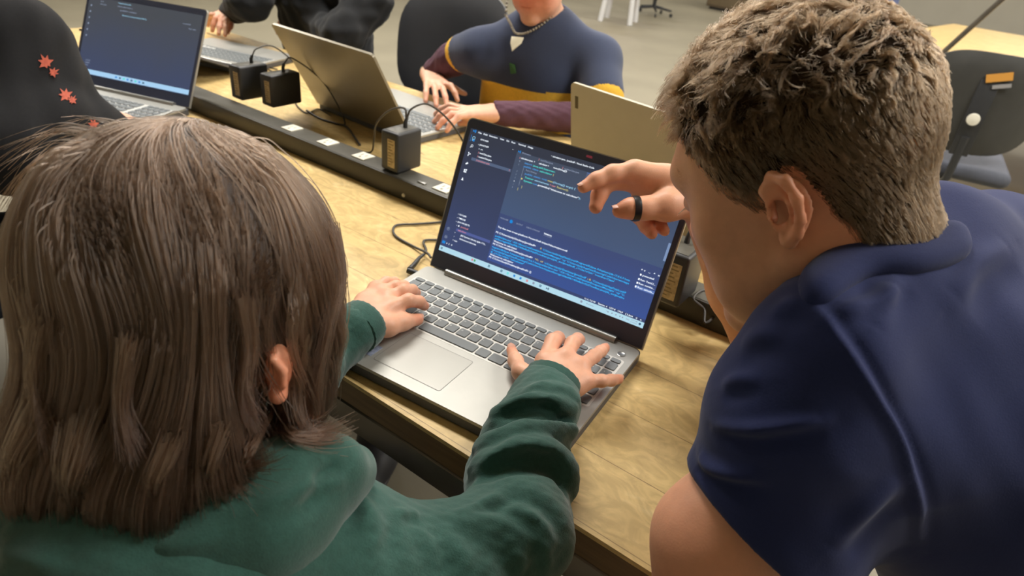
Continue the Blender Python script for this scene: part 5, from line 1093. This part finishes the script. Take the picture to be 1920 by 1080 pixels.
# ------------------------------------------------------------------ chairs and the far side of the room
M['seat'] = mat('black seat shell', '3a3a38', .5, noise=.08, scale=20); M['vinyl'] = mat('black padded vinyl', '333437', .42, noise=.06, scale=15); M['chrome'] = mat('dull metal', '8d8b86', .35, metal=.8); M['bluegrey'] = mat('blue grey seat pad', '4b4e58', .8, noise=.08, scale=60)
def chair(loc, rz, label, back_h=.36, back_w=.46, top=.95, pad=None):
    r = empty('office_chair', (loc[0], loc[1], 0), rz, label, 'chair')       # faces local -y
    sd = Sdf(); sd.box((0, .0, .47), (.23, .22, .035), rad=.035); V, F = sd.mesh(.008, 2); link('seat', mesh_np('seat', V, F), pad or M['bluegrey'], r)
    n, m_ = 17, 13; V = []; F = []
    for side in (0, 1):
        for j in range(m_):
            for i in range(n):
                a = (i / (n - 1) - .5) * 2; b = j / (m_ - 1) * 2 - 1; e = 3.2; s_ = (abs(a) ** e + abs(b) ** e) ** (1 / e); f = max(abs(a), abs(b)) / s_ if s_ > 1e-6 else 1
                x = a * f * back_w / 2; z = top - back_h / 2 + b * f * back_h / 2; y = .235 - .10 * (x / (back_w / 2)) ** 2 + .02 * b; thick = .020 * (1 - (max(abs(a), abs(b))) ** 6) + .004
                V.append((x, y + (thick if side else -thick * 1.4), z))
    for side in (0, 1):
        o = side * n * m_
        for j in range(m_ - 1):
            for i in range(n - 1):
                q = (o + j * n + i, o + j * n + i + 1, o + (j + 1) * n + i + 1, o + (j + 1) * n + i); F.append(q if not side else q[::-1])
    rim = [j * n for j in range(m_)] ; edge = [i for i in range(n)] + [j * n + n - 1 for j in range(1, m_)] + [(m_ - 1) * n + i for i in range(n - 2, -1, -1)] + [j * n for j in range(m_ - 2, 0, -1)]
    for i in range(len(edge)): a, b = edge[i], edge[(i + 1) % len(edge)]; F.append((a, b, b + n * m_, a + n * m_)[::-1])
    MB().add(V, F).build('backrest', M['vinyl'] if pad is None else M['seat'], r, smooth=True)
    MB().box((0, .265, top - back_h * .62), (.07, .012, .3), bev=.004).build('back_bracket', M['black'], r); 
    MB().tube([(0, .27, top - back_h * .8), (0, .26, .45), (0, .18, .41), (0, 0, .41)], .016, 10).build('back_post', M['black'], r)
    MB().tube([(0, 0, .44), (0, 0, .12)], .027, 14).build('gas_column', M['black'], r)
    for k in range(5):
        a = 2 * math.pi * k / 5 + .3; l = MB().tube([(0, 0, .12), (math.cos(a) * .27, math.sin(a) * .27, .085)], [.022, .014], 10).build('foot_spoke', M['black'], r)
        MB().lathe([(.0001, -.011), (.024, -.011), (.026, 0), (.024, .011), (.0001, .011)], (math.cos(a) * .27, math.sin(a) * .27, .027), 14, axis=(-math.sin(a), math.cos(a), 0)).build('caster', M['black'], l)
    return r
pc = P(800, 68, 2.38)
chair((pc[0], pc[1] + .05), math.radians(8), 'empty black padded chair between the black hoodie and the striped sweater', top=.965, back_h=.46, back_w=.48)
pr2 = P(1845, 190, 2.62)
c2 = chair((pr2[0] - .02, pr2[1] + .22), math.radians(180 + 2), 'grey black chair with a pale round knob and orange sticker on its back', top=.95, back_h=.40, back_w=.46, pad=M['bluegrey'])
lc = lambda p: (np.array(worldm(c2).inverted() @ Vector(p)))
kp = lc(P(1825, 225, 2.60)); MB().lathe([(.0001, 0), (.024, 0), (.022, .012), (.0001, .016)], (kp[0], .285, kp[2]), 20, axis=(0, 1, 0)).build('knob', M['white'], c2)
st1 = lc(P(1870, 138, 2.6)); MB().box((st1[0], .275, st1[2]), (.085, .004, .03), rot=[[math.cos(.3), 0, math.sin(.3)], [0, 1, 0], [-math.sin(.3), 0, math.cos(.3)]]).build('sticker', mat('orange sticker', 'c98f3c', .6), c2); MB().box((st1[0] - .02, .274, st1[2] - .03), (.06, .004, .014), rot=[[math.cos(.3), 0, math.sin(.3)], [0, 1, 0], [-math.sin(.3), 0, math.cos(.3)]]).build('paper_tag', M['grey_shirt'], c2)
# slanting pole behind the chair
pa, pb = T(1545, 300, .0), P(1905, -25, 3.1)
pole = empty('slanted_pole', tuple(pa), 0, 'dark thin metal pole slanting up behind the grey black chair', 'pole'); MB().tube([np.zeros(3), (pb - pa)], .013, 12).build('pole_tube', M['steel'], pole); MB().lathe([(.0001, 0), (.09, 0), (.09, .012), (.02, .02), (.0001, .02)], (0, 0, 0), 24).build('pole_foot', M['black'], pole)
# far yellow table
A = T(1690, 92, .75); Bp = A + np.array([2.4, -.62, 0]); dr = (Bp - A) / np.linalg.norm(Bp - A); ft = empty('far_work_table', tuple(A * [1, 1, 0]), math.atan2(dr[1], dr[0]), 'yellow wooden work table in the far right corner of the picture', 'table')
MB().box((.9, 1.1, .747), (2.4, 2.2, .006)).build('table_top', M['wood'], ft, auto=False); MB().box((.9, 1.1, .724), (2.399, 2.199, .04)).build('edge_band', mat('honey table edge', 'b07f35', .5, noise=.1, scale=20), ft, auto=False)
for x in (-.15, 1.95):
    for y in (.15, 2.05): MB().box((x, y, .352), (.05, .05, .704), bev=.006).build('leg', M['steel'], ft)
# far blurred furniture
def far_block(name, label, cat, p, dims, rz, build):
    r = empty(name, (p[0], p[1], 0), rz, label, cat); build(r); return r
p = T(1362, 24, 0)
def cab(r):
    MB().box((0, .3, .47), (1.3, .6, .86), bev=.01).build('carcass', mat('brown cabinet', '6f6150', .6, noise=.08, scale=4), r); MB().box((0, .3, .92), (1.36, .66, .04), bev=.006).build('worktop', M['edge'], r); MB().box((0, .3, .025), (1.2, .52, .05)).build('plinth', M['black'], r)
    for s_ in (-1, 1):
        d = MB().box((s_ * .32, -.008, .46), (.6, .018, .78), bev=.004).build('door', mat('brown cabinet door', '75664f', .6, noise=.08, scale=4), r); MB().tube([(s_ * .06, -.03, .5), (s_ * .06, -.03, .62)], .006, 8).build('handle', M['chrome'], d)
far_block('cabinet', 'brown cabinet far away behind the man\'s curly hair', 'cabinet', p + [.2, 0, 0], None, -.3, cab)
p = T(1235, 30, 0); chair((p[0] - .1, p[1]), 2.4, 'dark chair far back on the open floor, beside the pink stool', top=.92)
p = T(1138, 42, 0)
def stool(r):
    sd = Sdf(); sd.box((0, 0, .56), (.26, .24, .10), rad=.05); V, F = sd.mesh(.015, 2); link('seat', mesh_np('seat', V, F), mat('pink pad', 'd9777d', .7), r)
    for sx in (-1, 1):
        for sy in (-1, 1): MB().tube([(sx * .16, sy * .16, .5), (sx * .2, sy * .2, .0)], .035, 10).build('leg', mat('white leg', 'd8d8d8', .5), r)
far_block('pink_stool', 'pink padded stool on white legs, far behind the striped sweater', 'stool', p + [.05, .25, 0], None, .2, stool)
p = T(1648, 14, .75)
def bag(r):
    sd = Sdf(); sd.box((0, 0, .86), (.12, .09, .11), rad=.04); V, F = sd.mesh(.01, 2); link('bag_body', mesh_np('bag_body', V, F), mat('blue nylon', '5a678f', .7, noise=.1, scale=20), r); MB().tube([(-.05, 0, .96), (-.04, 0, 1.0), (.04, 0, 1.0), (.05, 0, .96)], .008, 8).build('bag_handle', M['black'], r)
far_block('blue_bag', 'small blue bag on the far yellow table, behind the man\'s head', 'bag', T(1640, 32, .75), None, .3, bag)
# shoe on the floor under the near table edge
q = Sdf(); a_, b_ = T(690, 905, .03), T(712, 822, .07); q.cone(a_, (a_ + b_) / 2, .036, .05, .03); q.cone((a_ + b_) / 2, b_, .05, .055, .03); q.cone(b_, b_ + [0, 0, .06], .045, .05, .02); q.cut([0, 0, .012], [0, 0, -1]); V, F = q.mesh(.005, 2)
so_ = empty('sneaker', (a_[0], a_[1], 0), 0, 'black sneaker on the floor under the near edge of the table', 'shoe'); link('upper', mesh_np('upper', V, F), M['shoe'], so_, world=True)
q2 = Sdf(); q2.cone(a_ * [1, 1, 0] + [0, 0, .008], b_ * [1, 1, 0] + [0, 0, .008], .038, .052, .02); q2.cut([0, 0, .014], [0, 0, 1]); q2.cut([0, 0, .001], [0, 0, -1]); V, F = q2.mesh(.005, 1); link('sole', mesh_np('sole', V, F), M['shoe'], so_, world=True)
lc_ = MB()
for k in range(4):
    t = .35 + k * .14; m_ = a_ * (1 - t) + b_ * t + [0, 0, .052]; sd_ = np.cross(b_ - a_, UP); sd_ /= np.linalg.norm(sd_); lc_.tube([m_ - sd_ * .022, m_ + [0, 0, .004], m_ + sd_ * .022], .003, 6)
local(lc_.build('laces', M['chrome'], so_), so_)
# ------------------------------------------------------------------ camera, light, world
cam = bpy.data.cameras.new('camera'); co = bpy.data.objects.new('camera', cam); COL.objects.link(co)
cam.sensor_fit = 'HORIZONTAL'; cam.sensor_width = 36; cam.lens = CF / 1920 * 36; cam.clip_start = .02; cam.clip_end = 60
R4 = Matrix(((*CR[0],), (*(-CR[1]),), (*(-CR[2]),))).transposed().to_4x4(); R4.translation = Vector(CC); co.matrix_world = R4
cam.dof.use_dof = True; cam.dof.focus_distance = .66; cam.dof.aperture_fstop = 8.0
sc.camera = co
def area(name, loc, sx, sy, e, col=(1, .96, .9), aim=None):
    l = bpy.data.lights.new(name, 'AREA'); l.shape = 'RECTANGLE'; l.size = sx; l.size_y = sy; l.energy = e; l.color = col
    o = bpy.data.objects.new(name, l); COL.objects.link(o); o.location = loc
    if aim is not None: o.rotation_euler = (Vector(aim) - Vector(loc)).to_track_quat('-Z', 'Y').to_euler()
    return o
for x in (-4.5, -1.2, 2.1, 5.4):
    for y in (1.4, 4.6, 8.0, 11.5):
        area('ceiling_light', (x, y, ZC - .02), 1.6, .5, {1.4: 108, 4.6: 90, 8.0: 55, 11.5: 50}[y])
w = bpy.data.worlds.new('world'); sc.world = w; w.use_nodes = True; w.node_tree.nodes['Background'].inputs[0].default_value = (.8, .82, .85, 1); w.node_tree.nodes['Background'].inputs[1].default_value = .32
sc.view_settings.view_transform = 'Standard'; sc.view_settings.look = 'None'; sc.view_settings.exposure = 0.0
sc.cycles.use_denoising = True; sc.cycles.max_bounces = 6; sc.cycles.adaptive_threshold = .045; sc.cycles.adaptive_min_samples = 16
